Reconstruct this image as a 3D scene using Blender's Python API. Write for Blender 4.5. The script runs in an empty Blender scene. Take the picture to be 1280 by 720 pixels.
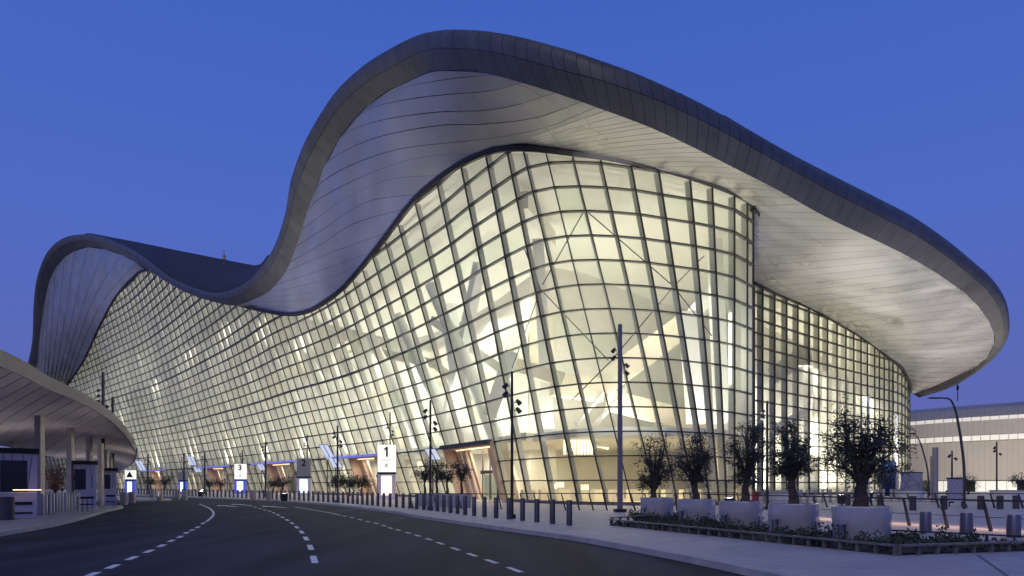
import bpy, bmesh, math, random
from mathutils import Vector, Matrix
random.seed(7)
R = math.radians
scene = bpy.context.scene
COL = scene.collection

# ------------------------------------------------------------------ camera
H = 1.6; F = 853.33; HOR = 606.0
cam_d = bpy.data.cameras.new('camera'); cam = bpy.data.objects.new('camera', cam_d)
COL.objects.link(cam); cam.location = (0, 0, H); cam.rotation_euler = (R(90), 0, 0)
cam_d.sensor_width = 36; cam_d.lens = 24; cam_d.shift_y = (HOR - 360) / 1280
cam_d.clip_start = 0.1; cam_d.clip_end = 6000
scene.camera = cam
# ------------------------------------------------------------------ dusk sky
w = bpy.data.worlds.new('World'); scene.world = w; w.use_nodes = True
nt = w.node_tree; nt.nodes.clear()
wo = nt.nodes.new('ShaderNodeOutputWorld'); bg = nt.nodes.new('ShaderNodeBackground')
tc = nt.nodes.new('ShaderNodeTexCoord'); sp = nt.nodes.new('ShaderNodeSeparateXYZ'); rp = nt.nodes.new('ShaderNodeValToRGB')
nt.links.new(tc.outputs['Generated'], sp.inputs[0]); nt.links.new(sp.outputs['Z'], rp.inputs[0])
nt.links.new(rp.outputs[0], bg.inputs[0]); nt.links.new(bg.outputs[0], wo.inputs[0])
er = rp.color_ramp
er.elements[0].position = 0.0; er.elements[0].color = (0.132, 0.135, 0.37, 1)
er.elements[1].position = 1.0; er.elements[1].color = (0.030, 0.072, 0.30, 1)
for p_, c_ in ((0.12, (0.108, 0.142, 0.455)), (0.32, (0.080, 0.146, 0.54)), (0.58, (0.052, 0.125, 0.52))):
    e = er.elements.new(p_); e.color = c_ + (1,)
bg.inputs[1].default_value = 1.0
# faint afterglow of the sun below the horizon behind the camera
sd = bpy.data.lights.new('sun', 'SUN'); sd.energy = 0.55; sd.angle = R(40); sd.color = (1, .88, .70)
so = bpy.data.objects.new('sun', sd); COL.objects.link(so); so.rotation_euler = (R(50), 0, R(-30))
vs = scene.view_settings; vs.view_transform = 'Standard'; vs.look = 'None'; vs.exposure = 0; vs.gamma = 1
cy = scene.cycles; cy.max_bounces = 8; cy.transparent_max_bounces = 24; cy.diffuse_bounces = 4
cy.sample_clamp_indirect = 4; cy.use_denoising = True

# ------------------------------------------------------------------ helpers
def P(px, py, D): return Vector(((px - 640) / F * D, D, H + (HOR - py) / F * D))
def G(px, py, z=0.0):
    D = (H - z) * F / (py - HOR); return Vector(((px - 640) / F * D, D, z))
def GX(px, D, z=0.0): return Vector(((px - 640) / F * D, D, z))
def lerp(a, b, t): return a + (b - a) * t
def interp(tab, x):
    if x <= tab[0][0]: return tab[0][1]
    for (a, va), (b, vb) in zip(tab, tab[1:]):
        if x <= b: return va + (vb - va) * (x - a) / (b - a)
    return tab[-1][1]
def catmull(pts, n):
    pts = [tuple(p) for p in pts]; out = []
    for i in range(len(pts) - 1):
        p0 = pts[max(i - 1, 0)]; p1 = pts[i]; p2 = pts[i + 1]; p3 = pts[min(i + 2, len(pts) - 1)]
        for k in range(n):
            t = k / n
            out.append(tuple(.5 * (2*b + (c - a) * t + (2*a - 5*b + 4*c - d) * t*t + (-a + 3*b - 3*c + d) * t**3)
                             for a, b, c, d in zip(p0, p1, p2, p3)))
    out.append(pts[-1]); return out
def resample(pts, m):
    L = [0]
    for a, b in zip(pts, pts[1:]): L.append(L[-1] + (Vector(b) - Vector(a)).length)
    out = []; j = 0
    for k in range(m):
        s = L[-1] * k / (m - 1)
        while j < len(L) - 2 and L[j + 1] < s: j += 1
        t = (s - L[j]) / max(L[j + 1] - L[j], 1e-9)
        out.append(tuple(lerp(a, b, min(t, 1)) for a, b in zip(pts[j], pts[j + 1])))
    return out

class MB:
    def __init__(s): s.v = []; s.f = []
    def quad(s, a, b, c, d):
        i = len(s.v); s.v += [tuple(a), tuple(b), tuple(c), tuple(d)]; s.f.append((i, i+1, i+2, i+3))
    def tri(s, a, b, c):
        i = len(s.v); s.v += [tuple(a), tuple(b), tuple(c)]; s.f.append((i, i+1, i+2))
    def hexa(s, b, t):
        """b, t: four points each (bottom ring, top ring)"""
        i = len(s.v); s.v += [tuple(p) for p in b] + [tuple(p) for p in t]
        s.f += [(i, i+3, i+2, i+1), (i+4, i+5, i+6, i+7)]
        for k in range(4):
            n = (k + 1) % 4; s.f.append((i+k, i+n, i+4+n, i+4+k))
    def box(s, c, size, rz=0, tilt=None):
        x, y, z = [q / 2 for q in size]
        M = Matrix.Rotation(rz, 3, 'Z')
        if tilt is not None: M = M @ tilt
        c = Vector(c)
        f = lambda a, b_, d: c + M @ Vector((a*x, b_*y, d*z))
        s.hexa([f(-1,-1,-1), f(1,-1,-1), f(1,1,-1), f(-1,1,-1)], [f(-1,-1,1), f(1,-1,1), f(1,1,1), f(-1,1,1)])
    def tube(s, path, r, n=8, closed_ends=True, sq=False):
        path = [Vector(p) for p in path]; rs = r if isinstance(r, (list, tuple)) else [r] * len(path)
        base = len(s.v); up = Vector((0, 0, 1)); prev = None
        for k, p in enumerate(path):
            d = (path[min(k+1, len(path)-1)] - path[max(k-1, 0)]).normalized()
            if prev is None:
                a = d.cross(up) if abs(d.z) < .95 else d.cross(Vector((1, 0, 0)))
                if abs(d.z) >= .95: a = Vector((1, 0, 0)) - d * d.x
            else: a = prev - d * prev.dot(d)
            a.normalize(); prev = a; b = d.cross(a)
            for j in range(n):
                th = 2*math.pi*(j + (.5 if sq else 0))/n
                s.v.append(tuple(p + (a*math.cos(th) + b*math.sin(th)) * rs[k]))
        for k in range(len(path) - 1):
            for j in range(n):
                q = base + k*n; s.f.append((q+j, q+(j+1) % n, q+n+(j+1) % n, q+n+j))
        if closed_ends:
            s.f.append(tuple(base + j for j in reversed(range(n)))); q = base + (len(path)-1)*n
            s.f.append(tuple(q + j for j in range(n)))
    def lathe(s, c, prof, n=24, sq=2.0):
        """prof (r, z) list; sq > 2 gives a rounded square"""
        c = Vector(c); base = len(s.v)
        for r_, z_ in prof:
            for j in range(n):
                th = 2*math.pi*j/n; ct, st = math.cos(th), math.sin(th)
                q = (abs(ct)**sq + abs(st)**sq) ** (-1/sq)
                s.v.append((c.x + r_*q*ct, c.y + r_*q*st, c.z + z_))
        for k in range(len(prof) - 1):
            for j in range(n):
                q = base + k*n; s.f.append((q+j, q+(j+1) % n, q+n+(j+1) % n, q+n+j))
        if prof[0][0] > 1e-4: s.f.append(tuple(base + j for j in reversed(range(n))))
        if prof[-1][0] > 1e-4: s.f.append(tuple(base + (len(prof)-1)*n + j for j in range(n)))
    def mesh(s, name):
        me = bpy.data.meshes.new(name); me.from_pydata(s.v, [], s.f); me.update(); return me
    def obj(s, name, mat, parent=None, smooth=False, loc=None, recalc=False):
        me = s.mesh(name)
        if recalc:
            bm = bmesh.new(); bm.from_mesh(me); bmesh.ops.remove_doubles(bm, verts=bm.verts, dist=1e-4)
            bmesh.ops.recalc_face_normals(bm, faces=bm.faces); bm.to_mesh(me); bm.free()
        me.materials.append(mat)
        if smooth:
            me.polygons.foreach_set('use_smooth', [True] * len(me.polygons))
            try: me.set_sharp_from_angle(angle=R(40))
            except Exception: pass
        o = bpy.data.objects.new(name, me); COL.objects.link(o)
        if parent: o.parent = parent
        if loc is not None: o.location = loc
        return o

def tag(o, label=None, cat=None, group=None, kind=None):
    if label: o['label'] = label
    if cat: o['category'] = cat
    if group: o['group'] = group
    if kind: o['kind'] = kind
    return o
def thing(name, label, cat, loc=(0, 0, 0), rz=0, group=None):
    o = bpy.data.objects.new(name, None); COL.objects.link(o); o.location = loc; o.rotation_euler = (0, 0, rz)
    o.empty_display_size = .3
    return tag(o, label, cat, group)
def dup(root, loc=None, rz=None, label=None, group=None, scale=None):
    def rec(o, par):
        c = o.copy(); COL.objects.link(c)
        if par: c.parent = par
        for ch in kids.get(o.name, []): rec(ch, c)
        return c
    kids = {}
    def gather(o):
        kids[o.name] = list(o.children)
        for c in o.children: gather(c)
    gather(root); r = rec(root, None)
    if loc is not None: r.location = loc
    if rz is not None: r.rotation_euler = (0, 0, rz)
    if scale is not None: r.scale = (scale,)*3 if not isinstance(scale, tuple) else scale
    if label: r['label'] = label
    if group: r['group'] = group
    return r

def mat(name, col, rough=.6, metal=0.0, var=0.0, vscale=1.0, bump=0.0, bscale=20.0, spec=.5, emit=None, estr=0, stretch=None, detail=4):
    m = bpy.data.materials.new(name); m.use_nodes = True; t = m.node_tree; n = t.nodes; l = t.links
    b = n['Principled BSDF']; b.inputs['Base Color'].default_value = (*col, 1)
    b.inputs['Roughness'].default_value = rough; b.inputs['Metallic'].default_value = metal
    b.inputs['Specular IOR Level'].default_value = spec
    if emit: b.inputs['Emission Color'].default_value = (*emit, 1); b.inputs['Emission Strength'].default_value = estr
    if var or bump:
        g = n.new('ShaderNodeNewGeometry'); mp = n.new('ShaderNodeMapping'); l.new(g.outputs['Position'], mp.inputs[0])
        if stretch: mp.inputs['Scale'].default_value = stretch
    if var:
        x = n.new('ShaderNodeTexNoise'); x.inputs['Scale'].default_value = vscale; x.inputs['Detail'].default_value = detail
        l.new(mp.outputs[0], x.inputs[0])
        cr = n.new('ShaderNodeValToRGB'); l.new(x.outputs[0], cr.inputs[0])
        cr.color_ramp.elements[0].position = .3; cr.color_ramp.elements[1].position = .7
        cr.color_ramp.elements[0].color = tuple(c*(1-var) for c in col) + (1,)
        cr.color_ramp.elements[1].color = tuple(min(c*(1+var), 1) for c in col) + (1,)
        l.new(cr.outputs[0], b.inputs['Base Color'])
    if bump:
        y = n.new('ShaderNodeTexNoise'); y.inputs['Scale'].default_value = bscale; y.inputs['Detail'].default_value = 5
        l.new(mp.outputs[0], y.inputs[0]); bp = n.new('ShaderNodeBump'); bp.inputs['Strength'].default_value = bump
        bp.inputs['Distance'].default_value = .02
        l.new(y.outputs[0], bp.inputs['Height']); l.new(bp.outputs[0], b.inputs['Normal'])
    return m
def emis(name, col, s):
    return mat(name, (.5, .5, .5), .5, emit=col, estr=s)

M = {}
M['asphalt'] = mat('asphalt', (.021, .023, .034), .75, var=.75, vscale=.75, bump=.5, bscale=30, stretch=(1, .12, 1), detail=9, spec=.28)
M['paving'] = mat('paving', (.46, .43, .43), .55, var=.12, vscale=.5, bump=.15, bscale=8, detail=7)
def slabs(m):
    t = m.node_tree; n = t.nodes; l = t.links; b = n['Principled BSDF']; src = b.inputs['Base Color'].links[0].from_socket
    g = n.new('ShaderNodeNewGeometry'); mp = n.new('ShaderNodeMapping'); mp.inputs['Rotation'].default_value = (0, 0, R(-22)); l.new(g.outputs['Position'], mp.inputs[0])
    br = n.new('ShaderNodeTexBrick'); br.inputs['Scale'].default_value = .5; br.inputs['Mortar Size'].default_value = .006; br.inputs['Color1'].default_value = (1, 1, 1, 1); br.inputs['Color2'].default_value = (.86, .86, .87, 1); br.inputs['Mortar'].default_value = (.55, .55, .55, 1)
    l.new(mp.outputs[0], br.inputs[0]); mx = n.new('ShaderNodeMixRGB'); mx.blend_type = 'MULTIPLY'; mx.inputs[0].default_value = 1; l.new(src, mx.inputs[1]); l.new(br.outputs[0], mx.inputs[2]); l.new(mx.outputs[0], b.inputs['Base Color'])
slabs(M['paving'])
M['kerb'] = mat('kerb', (.45, .43, .42), .7, var=.15, vscale=2)
M['paint'] = mat('road_paint', (.78, .77, .74), .7, var=.18, vscale=6, detail=8)
M['dark'] = mat('dark_metal', (.035, .033, .036), .45, .3)
M['frame'] = mat('frame_metal', (.045, .045, .042), .45, .2)
M['fin'] = mat('fin_metal', (.62, .61, .55), .5, .1)
M['bollard'] = mat('bollard_metal', (.095, .08, .088), .42, .5, var=.15, vscale=3)
M['mast_grey'] = mat('mast_grey', (.20, .18, .20), .5, .2)
M['steel'] = mat('brushed_steel', (.20, .18, .21), .35, .8, var=.1, vscale=5, stretch=(1, 1, .1))
M['fascia'] = mat('fascia_panel', (.118, .115, .108), .5, .2, var=.16, vscale=.5)
M['rooftop'] = mat('roof_sheet', (.040, .038, .045), .75, .0, var=.12, vscale=.05)
M['cream'] = mat('interior_cream', (.74, .72, .66), .8, var=.08, vscale=.3)
M['ceil'] = mat('interior_ceiling', (.80, .78, .70), .8, var=.04, vscale=.2)
M['tan'] = mat('interior_tan', (.74, .66, .53), .7, var=.1, vscale=.5)
M['white'] = mat('white_paint', (.78, .78, .75), .5)
M['floor'] = mat('interior_floor', (.5, .46, .38), .3, var=.1, vscale=.5)
M['wood'] = mat('warm_wood', (.50, .38, .27), .5, var=.3, vscale=1.2, stretch=(1, 1, .1))
M['bark'] = mat('bark', (.085, .06, .05), .9, var=.4, vscale=8, bump=.8, bscale=14)
M['leaf'] = mat('olive_leaf', (.045, .052, .034), .55, var=.45, vscale=3)
M['leaf2'] = mat('low_leaf', (.05, .065, .035), .6, var=.4, vscale=4)
M['redleaf'] = mat('red_leaf', (.15, .07, .055), .6, var=.4, vscale=4)
M['soil'] = mat('soil', (.05, .04, .035), .95, var=.3, vscale=5, bump=.6)
M['planter'] = mat('planter_glaze', (.41, .395, .43), .18, 0.1, var=.10, vscale=2.2, spec=.6)
M['stone'] = mat('bench_stone', (.17, .145, .13), .6, var=.25, vscale=4)
M['canopy_soffit'] = mat('canopy_soffit', (.46, .42, .42), .6, var=.06, vscale=.3)
M['canopy_edge'] = mat('canopy_edge', (.20, .18, .20), .45, .3)
M['column'] = mat('canopy_column', (.40, .37, .34), .4, .4)
M['kiosk'] = mat('kiosk_panel', (.66, .60, .68), .4, var=.06, vscale=.8)
M['kiosk_dark'] = mat('kiosk_dark_glass', (.02, .018, .022), .12)
M['pier'] = mat('pier_cladding', (.37, .34, .29), .6, var=.06, vscale=.1)
M['warm_led'] = emis('warm_led', (1, .62, .32), 3.0)
M['blue_led'] = emis('blue_led', (.10, .14, 1), .5)
M['blue_panel'] = mat('blue_panel', (.08, .10, .42), .35, emit=(.12, .18, 1), estr=.35)
M['sign_white'] = emis('sign_white', (1, .98, .86), .95)
M['sign_cool'] = emis('sign_cool', (.62, .78, 1), 1.8)
M['sign_warm'] = emis('sign_warm', (1, .85, .55), 2.2)
M['sign_off'] = mat('sign_unlit_face', (.30, .30, .29), .5)
M['ribbon'] = emis('ribbon_window', (1, .93, .74), .45)
M['ribbon_low'] = emis('ribbon_window_low', (1, .95, .78), .5)
M['hoard'] = mat('hoarding', (.36, .35, .40), .5)
M['navy'] = mat('navy_panel', (.02, .03, .09), .3)
M['black'] = mat('black_print', (.01, .01, .012), .6)
M['gold'] = mat('gold_finial', (.55, .40, .2), .5)
M['red'] = mat('red_box', (.28, .03, .04), .5)

def glass(name, tint, op, opcol, rough=.08):
    m = bpy.data.materials.new(name); m.use_nodes = True; t = m.node_tree; n = t.nodes; l = t.links; n.clear()
    o = n.new('ShaderNodeOutputMaterial'); tr = n.new('ShaderNodeBsdfTransparent'); tr.inputs[0].default_value = (*tint, 1)
    gl = n.new('ShaderNodeBsdfGlossy'); gl.inputs['Roughness'].default_value = rough
    tl = n.new('ShaderNodeBsdfTranslucent'); tl.inputs[0].default_value = (*opcol, 1)
    lw = n.new('ShaderNodeLayerWeight'); lw.inputs[0].default_value = .5
    pw_ = n.new('ShaderNodeMath'); pw_.operation = 'POWER'; pw_.inputs[1].default_value = 4; l.new(lw.outputs['Facing'], pw_.inputs[0])
    fr = n.new('ShaderNodeMath'); fr.operation = 'MULTIPLY_ADD'; fr.inputs[1].default_value = .22; fr.inputs[2].default_value = .03; l.new(pw_.outputs[0], fr.inputs[0])
    a = n.new('ShaderNodeMixShader'); a.inputs[0].default_value = op
    l.new(tr.outputs[0], a.inputs[1]); l.new(tl.outputs[0], a.inputs[2])
    b = n.new('ShaderNodeMixShader'); l.new(fr.outputs[0], b.inputs[0]); l.new(a.outputs[0], b.inputs[1]); l.new(gl.outputs[0], b.inputs[2])
    l.new(b.outputs[0], o.inputs[0]); return m
M['glass'] = glass('facade_glass', (.955, .968, .93), .05, (.88, .88, .82))
M['glass_frit'] = glass('facade_glass_fritted', (.925, .945, .905), .11, (.88, .89, .82), .15)
M['glass_pale'] = glass('facade_glass_pale', (.90, .935, .88), .07, (.86, .88, .8), .05)
M['glass_door'] = glass('door_glass', (.6, .65, .62), .0, (.5, .5, .5))

def soffit_mat():
    m = mat('soffit_metal', (.47, .455, .425), .34, .5, var=.09, vscale=.6, stretch=(.5, .2, .5), detail=0.5)  # stretched colour noise paints a patchy sheen into the metal
    t = m.node_tree; n = t.nodes; l = t.links; b = n['Principled BSDF']
    nz = n.new('ShaderNodeTexNoise'); nz.inputs['Scale'].default_value = .16; nz.inputs['Detail'].default_value = 0.5; g0 = n.new('ShaderNodeNewGeometry'); l.new(g0.outputs['Position'], nz.inputs[0])
    mr = n.new('ShaderNodeMapRange'); mr.inputs['From Min'].default_value = .3; mr.inputs['From Max'].default_value = .7; mr.inputs['To Min'].default_value = .20; mr.inputs['To Max'].default_value = .50; l.new(nz.outputs[0], mr.inputs[0]); l.new(mr.outputs[0], b.inputs['Roughness'])
    uv = n.new('ShaderNodeUVMap'); wv = n.new('ShaderNodeTexWave'); wv.bands_direction = 'Y'
    wv.inputs['Scale'].default_value = 2.6; wv.inputs['Distortion'].default_value = 0
    l.new(uv.outputs[0], wv.inputs[0]); bp = n.new('ShaderNodeBump'); bp.inputs['Strength'].default_value = .18; bp.inputs['Distance'].default_value = .04
    l.new(wv.outputs[0], bp.inputs['Height']); l.new(bp.outputs[0], b.inputs['Normal'])
    return m
M['soffit'] = soffit_mat()

# area lights: hall lighting and added unseen fills
def area(p, e, size, rot, col=(1, .86, .64), name='hall_light', sy=None):
    ld = bpy.data.lights.new(name, 'AREA'); ld.energy = e; ld.size = size; ld.color = col
    if sy: ld.shape = 'RECTANGLE'; ld.size_y = sy
    lo = bpy.data.objects.new(name, ld); COL.objects.link(lo); lo.location = p; lo.rotation_euler = rot; return lo
# ================================================================== ground, roads
def flat(name, pts, z, m, **k):
    b = MB(); b.v = [(p[0], p[1], z) for p in pts]; b.f = [tuple(range(len(pts)))]
    o = b.obj(name, m); return tag(o, kind='structure', **k)
g = MB(); S = 3000
g.quad((-S, -S, -.16), (S, -S, -.16), (S, S, -.16), (-S, S, -.16))
tag(g.obj('ground', mat('open_ground', (.14, .125, .13), .8, var=.1, vscale=.02)), kind='structure')
rk = [(9, -6), (8, 0), (6.3, 6), (4.75, 12), (3.75, 15.8), (2.0, 20.9), (-.6, 26.3), (-4.9, 35.5), (-8.4, 44), (-17.5, 61), (-29, 76), (-42, 90), (-60, 108), (-85, 132)]
lk = [(-11, -6), (-13, 5), (-15.3, 15), (-16.8, 21.5), (-19, 28.4), (-22.3, 36), (-25.6, 43), (-27.6, 48), (-30, 52.5), (-33.2, 54.5), (-38, 55), (-60, 54), (-110, 48), (-160, 40)]
fk = [(-160, 52), (-110, 62), (-70, 67), (-45, 69.5), (-38, 72), (-40, 80), (-52, 93), (-70, 110), (-100, 138)]
rks = catmull(rk, 8); lks = catmull(lk, 8); fks = catmull(fk, 8)
road = rks + [(-85, 132), (-100, 138)] + fks[::-1] + [(-160, 40)] + lks[::-1]
b = MB(); b.v = [(p[0], p[1], -.14) for p in road]; b.f = [tuple(range(len(road)))]
me = b.mesh('road'); me.materials.append(M['asphalt'])
bm = bmesh.new(); bm.from_mesh(me); bmesh.ops.triangulate(bm, faces=bm.faces); bm.to_mesh(me); bm.free()
o = bpy.data.objects.new('road', me); COL.objects.link(o); tag(o, kind='structure')
def slab(name, pts, m):
    b = MB(); n = len(pts); b.v = [(p[0], p[1], -.15) for p in pts] + [(p[0], p[1], 0) for p in pts]
    b.f = [tuple(range(n, 2*n))] + [(i, (i+1) % n, n+(i+1) % n, n+i) for i in range(n)]
    me = b.mesh(name); me.materials.append(m)
    bm = bmesh.new(); bm.from_mesh(me); bmesh.ops.recalc_face_normals(bm, faces=bm.faces); bmesh.ops.triangulate(bm, faces=bm.faces); bm.to_mesh(me); bm.free()
    o = bpy.data.objects.new(name, me); COL.objects.link(o); return tag(o, kind='structure')
def off(poly, d):
    out = []
    for i, p in enumerate(poly):
        a = Vector(poly[max(i-1, 0)][:2]); c = Vector(poly[min(i+1, len(poly)-1)][:2]); t = (c - a).normalized()
        out.append((p[0] + t.y*d, p[1] - t.x*d))
    return out
KW = .3
rin = off(rks, KW); lin = off(lks, -KW); fin_ = off(fks, -KW)
plaza = slab('forecourt_pavement', rin + [(-100, 150), (-300, 380), (400, 500), (400, -6)], M['paving'])
lpv = slab('left_pavement', lin + [(-160, -6)], M['paving'])
fpv = slab('far_pavement', fin_ + [(-110, 150), (-300, 300), (-300, 60)], M['paving'])
def kerb(pts, d, parent, step):
    path = resample(pts, max(2, int(sum((Vector(a)-Vector(b_)).length for a, b_ in zip(pts, pts[1:])) / step)))
    inn = off(path, d)
    for i in range(len(path) - 1):
        a, b2, c2, d2 = path[i], path[i+1], inn[i+1], inn[i]
        g_ = .006
        A = Vector(a); B = Vector(b2); C_ = Vector(c2); D_ = Vector(d2)
        t = (B - A).normalized() * g_
        A = A + t; D_ = D_ + t; B = B - t; C_ = C_ - t
        k = MB(); zz = .012
        k.hexa([(*A, -.15), (*B, -.15), (*C_, -.15), (*D_, -.15)], [(*A, zz), (*B, zz), (*C_, zz), (*D_, zz)])
        k.obj('kerb_stone', M['kerb'], parent, recalc=True)
kerb(rks, KW - .003, plaza, 1.5); kerb(lks, -KW + .003, lpv, 1.8); kerb(fks, -KW + .003, fpv, 3)
# pavement joints: thin darker inlaid strips
jm = mat('paving_joint', (.16, .15, .15), .8)

# road markings
def dashes(centers, wd, name='road_marking', frac=.5):
    pts = [G(x, y, -.136) for x, y in centers]
    for i, p in enumerate(pts):
        a = pts[max(i-1, 0)]; c = pts[min(i+1, len(pts)-1)]
        d = (c - a); ln = d.length / (2 if 0 < i < len(pts)-1 else 1) * frac; t = d.normalized(); ln = min(ln, 2.2)
        s_ = Vector((t.y, -t.x, 0)) * wd/2; e_ = t * ln/2
        k = MB(); k.quad(p - e_ - s_, p + e_ - s_, p + e_ + s_, p - e_ + s_); mk.append(k)
def strip(centers, wd, n=10):
    pts = [Vector(q) for q in catmull([tuple(G(x, y, -.136)) for x, y in centers], n)]
    k = MB()
    for i in range(len(pts) - 1):
        t = (pts[i+1] - pts[i]).normalized(); s0 = Vector((t.y, -t.x, 0)) * wd/2
        t1 = (pts[min(i+2, len(pts)-1)] - pts[i+1]).normalized() if i < len(pts)-2 else t; s1 = Vector((t1.y, -t1.x, 0)) * wd/2
        k.quad(pts[i] - s0, pts[i+1] - s1, pts[i+1] + s1, pts[i] + s0)
    mk.append(k)
mk = []
dashes([(254,654),(247,659),(240,662.5),(233,666),(225,671),(214,676),(202,682),(186,689),(165,697.5),(141,708),(115,718),(80,733)], .16)
dashes([(313,632),(319,634),(325,635.6),(331,637.5),(337,639),(342,641),(347.5,643.6),(353,646.6),(359,650),(365,654),(371,659),(377,665),(382.5,673),(388,684),(392.5,699)], .15)
dashes([(431,645),(440,647),(450,649.5),(460,652),(470,654),(480,657),(488,660),(498,662.5),(510,666),(522,669.5),(536,674),(550,679),(569,686),(590,693.4),(614,701.6),(643,712),(682,727)], .13)
strip([(249,630),(258,633.5),(264.5,637.5),(267,642),(264,647),(258,652)], .14)
strip([(368,633.5),(392,637.5),(412,641),(426,644)], .12)
def arrow(px, py, s=1.0):
    p = G(px, py, -.136); d = Vector((-.62, .78, 0)) * s; n_ = Vector((.78, .62, 0)) * s
    k = MB(); k.quad(p - d*1.6 - n_*.09, p + d*.5 - n_*.09, p + d*.5 + n_*.09, p - d*1.6 + n_*.09)
    k.tri(p + d*.5 - n_*.4, p + d*1.8, p + d*.5 + n_*.4); mk.append(k)
arrow(285, 632.6, 1.6); arrow(343, 633.6, 1.6); arrow(302, 631, 1.6)
roadobj = bpy.data.objects['road']
for k in mk: k.obj('painted_marking', M['paint'], roadobj)

# ================================================================== terminal: measured curves
DT = [(0,330),(35,302),(70,275),(110,246),(150,220),(185,200),(219,184),(254,166),(283,152),(309,141),(350,126),(389,113),(433,103),(471,95),(520,84),(566,75),(600,68.5),(640,61.5),(673,57.5),(703,55),(743,53.2),(780,52.5),(820,52.6),(860,53.4),(900,55.4),(925,57.6),(941,59.6)]
LT = [(100,.25),(200,.27),(300,.30),(400,.33),(480,.33),(540,.31),(580,.28),(620,.22),(645,.2),(673,.19),(703,.2),(737,.235),(768,.246),(800,.245),(827,.225),(852,.19),(874,.155),(891,.09),(904,.045),(918,.0),(941,0)]
HZ = 5.72; ROW = 1.88
DS = [(a, b_) for a, b_ in catmull(DT, 6)]
def Dc(x): return interp(DS, x)
def Lc(x): return interp(LT, x)
def W1(x, z):
    D = Dc(x); return Vector(((x - 640)/F*D - Lc(x)*(z - HZ), D, z))
def nrm(x):
    a = W1(x - 2, HZ); c = W1(x + 2, HZ); t = (c - a); t.z = 0; t.normalize()
    return Vector((-t.y, t.x, 0))          # inward (away from the camera)
def solve(px, py):
    lo, hi = -20.0, 941.0
    def f(x):
        D = Dc(x); z = H + (HOR - py)/F*D
        return x - Lc(x)*(z - HZ)*F/D - px
    if f(hi) < 0: return hi
    for _ in range(40):
        mid = (lo + hi)/2
        if f(mid) > 0: hi = mid
        else: lo = mid
    return (lo + hi)/2
GP = [(0,596),(30,572),(60,535),(80,495),(86,480),(105,452),(122,415),(130,399),(142,377),(155,360),(168,347),(183,338),(213,350),(240,363.5),(267,373),(293,380),(320,387),(340,391),(360,394),(380,392),(400,383),(432,359),(471,313),(493,284),(516,255),(542,231),(573,209),(593,199),(616,190),(638,187),(656,187),(682,189),(716,193),(751,197),(789,204),(824,212),(858,221),(891,232),(919,243),(934,251),(941,257)]
GD = catmull(GP, 6)
TOP = []
for px, py in GD:
    x = solve(px, py); D = Dc(x); z = H + (HOR - py)/F*D
    if not TOP or x > TOP[-1][0] + .01: TOP.append((x, z))
def Zt(x): return interp(TOP, x)
G3 = []                                      # glass head line as px, py, D
for px, py in GD:
    x = solve(px, py); G3.append((px, py, Dc(x)))
# right wall
RW = [(942,94,354),(953,95.6,359.5),(968,98,366),(983,100.4,372.3),(997,102.8,378),(1011,105.2,384),(1023,107.4,390.5),(1034,109.4,397),(1046,111.7,403.5),(1057,113.8,410),(1067,115.8,415.5),(1076,117.6,421),(1084,119.3,427),(1093,121.2,433),(1099,122.5,438),(1105,123.8,443),(1111,125.2,447.5),(1116,126.3,451.5),(1122,128.6,457),(1127,131,462),(1131,134,469),(1134.5,138,478),(1137,144,489)]
for px, D, py in RW: pass
G3R = [(px, py, D) for px, D, py in RW]

term = thing('airport_terminal', 'huge glass-fronted terminal under a dark sweeping wave-shaped roof', 'terminal building', (0, 60, 0))
INV = Vector((0, -60, 0))
def tp(mb, name, m, parent=None, **k):       # terminal part: geometry is written in world coordinates
    return mb.obj(name, m, parent or term, **k)
def shift(o): o.location = INV
# parts are children of a wall / roof part sitting at the world origin
plinth = MB()
# ------------------------------------------------ columns of the curtain wall
PT = [(60,4.6),(100,5),(150,5.5),(200,6.2),(250,6.7),(300,7.3),(350,8),(400,9),(440,10.4),(480,12),(520,15),(560,18),(600,21),(620,25),(650,29),(700,32),(737,31),(768,31)]
cols = [941,934,918,904,891,874,852,827,800,768]
x = 768
while x > 12: x -= interp(PT, x - interp(PT, x)/2); cols.append(x)
cols = cols[::-1]
PORT = [(562,623),(436,470),(336,363),(260,280),(187,204)]
def snap(v): return min(range(len(cols)), key=lambda i: abs(cols[i] - v))
ports = [(snap(a), snap(b_)) for a, b_ in PORT]
def zrow(r): return .28 if r == 0 else HZ - 3*ROW + r*ROW + .0
nb = len(cols)
for i in range(nb - 1):
    if any(a <= i < b_ for a, b_ in ports): continue
    a, c = W1(cols[i], 0), W1(cols[i+1], 0); n0, n1 = nrm(cols[i]), nrm(cols[i+1])
    plinth.hexa([a - n0*.15, c - n1*.15, c + n1*.6, a + n0*.6], [a - n0*.15 + Vector((0,0,.27)), c - n1*.15 + Vector((0,0,.27)), c + n1*.6 + Vector((0,0,.27)), a + n0*.6 + Vector((0,0,.27))])
wall = tp(plinth, 'curtain_wall', M['stone'], recalc=True); shift(wall)
CH = dict(parent=wall)

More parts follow.
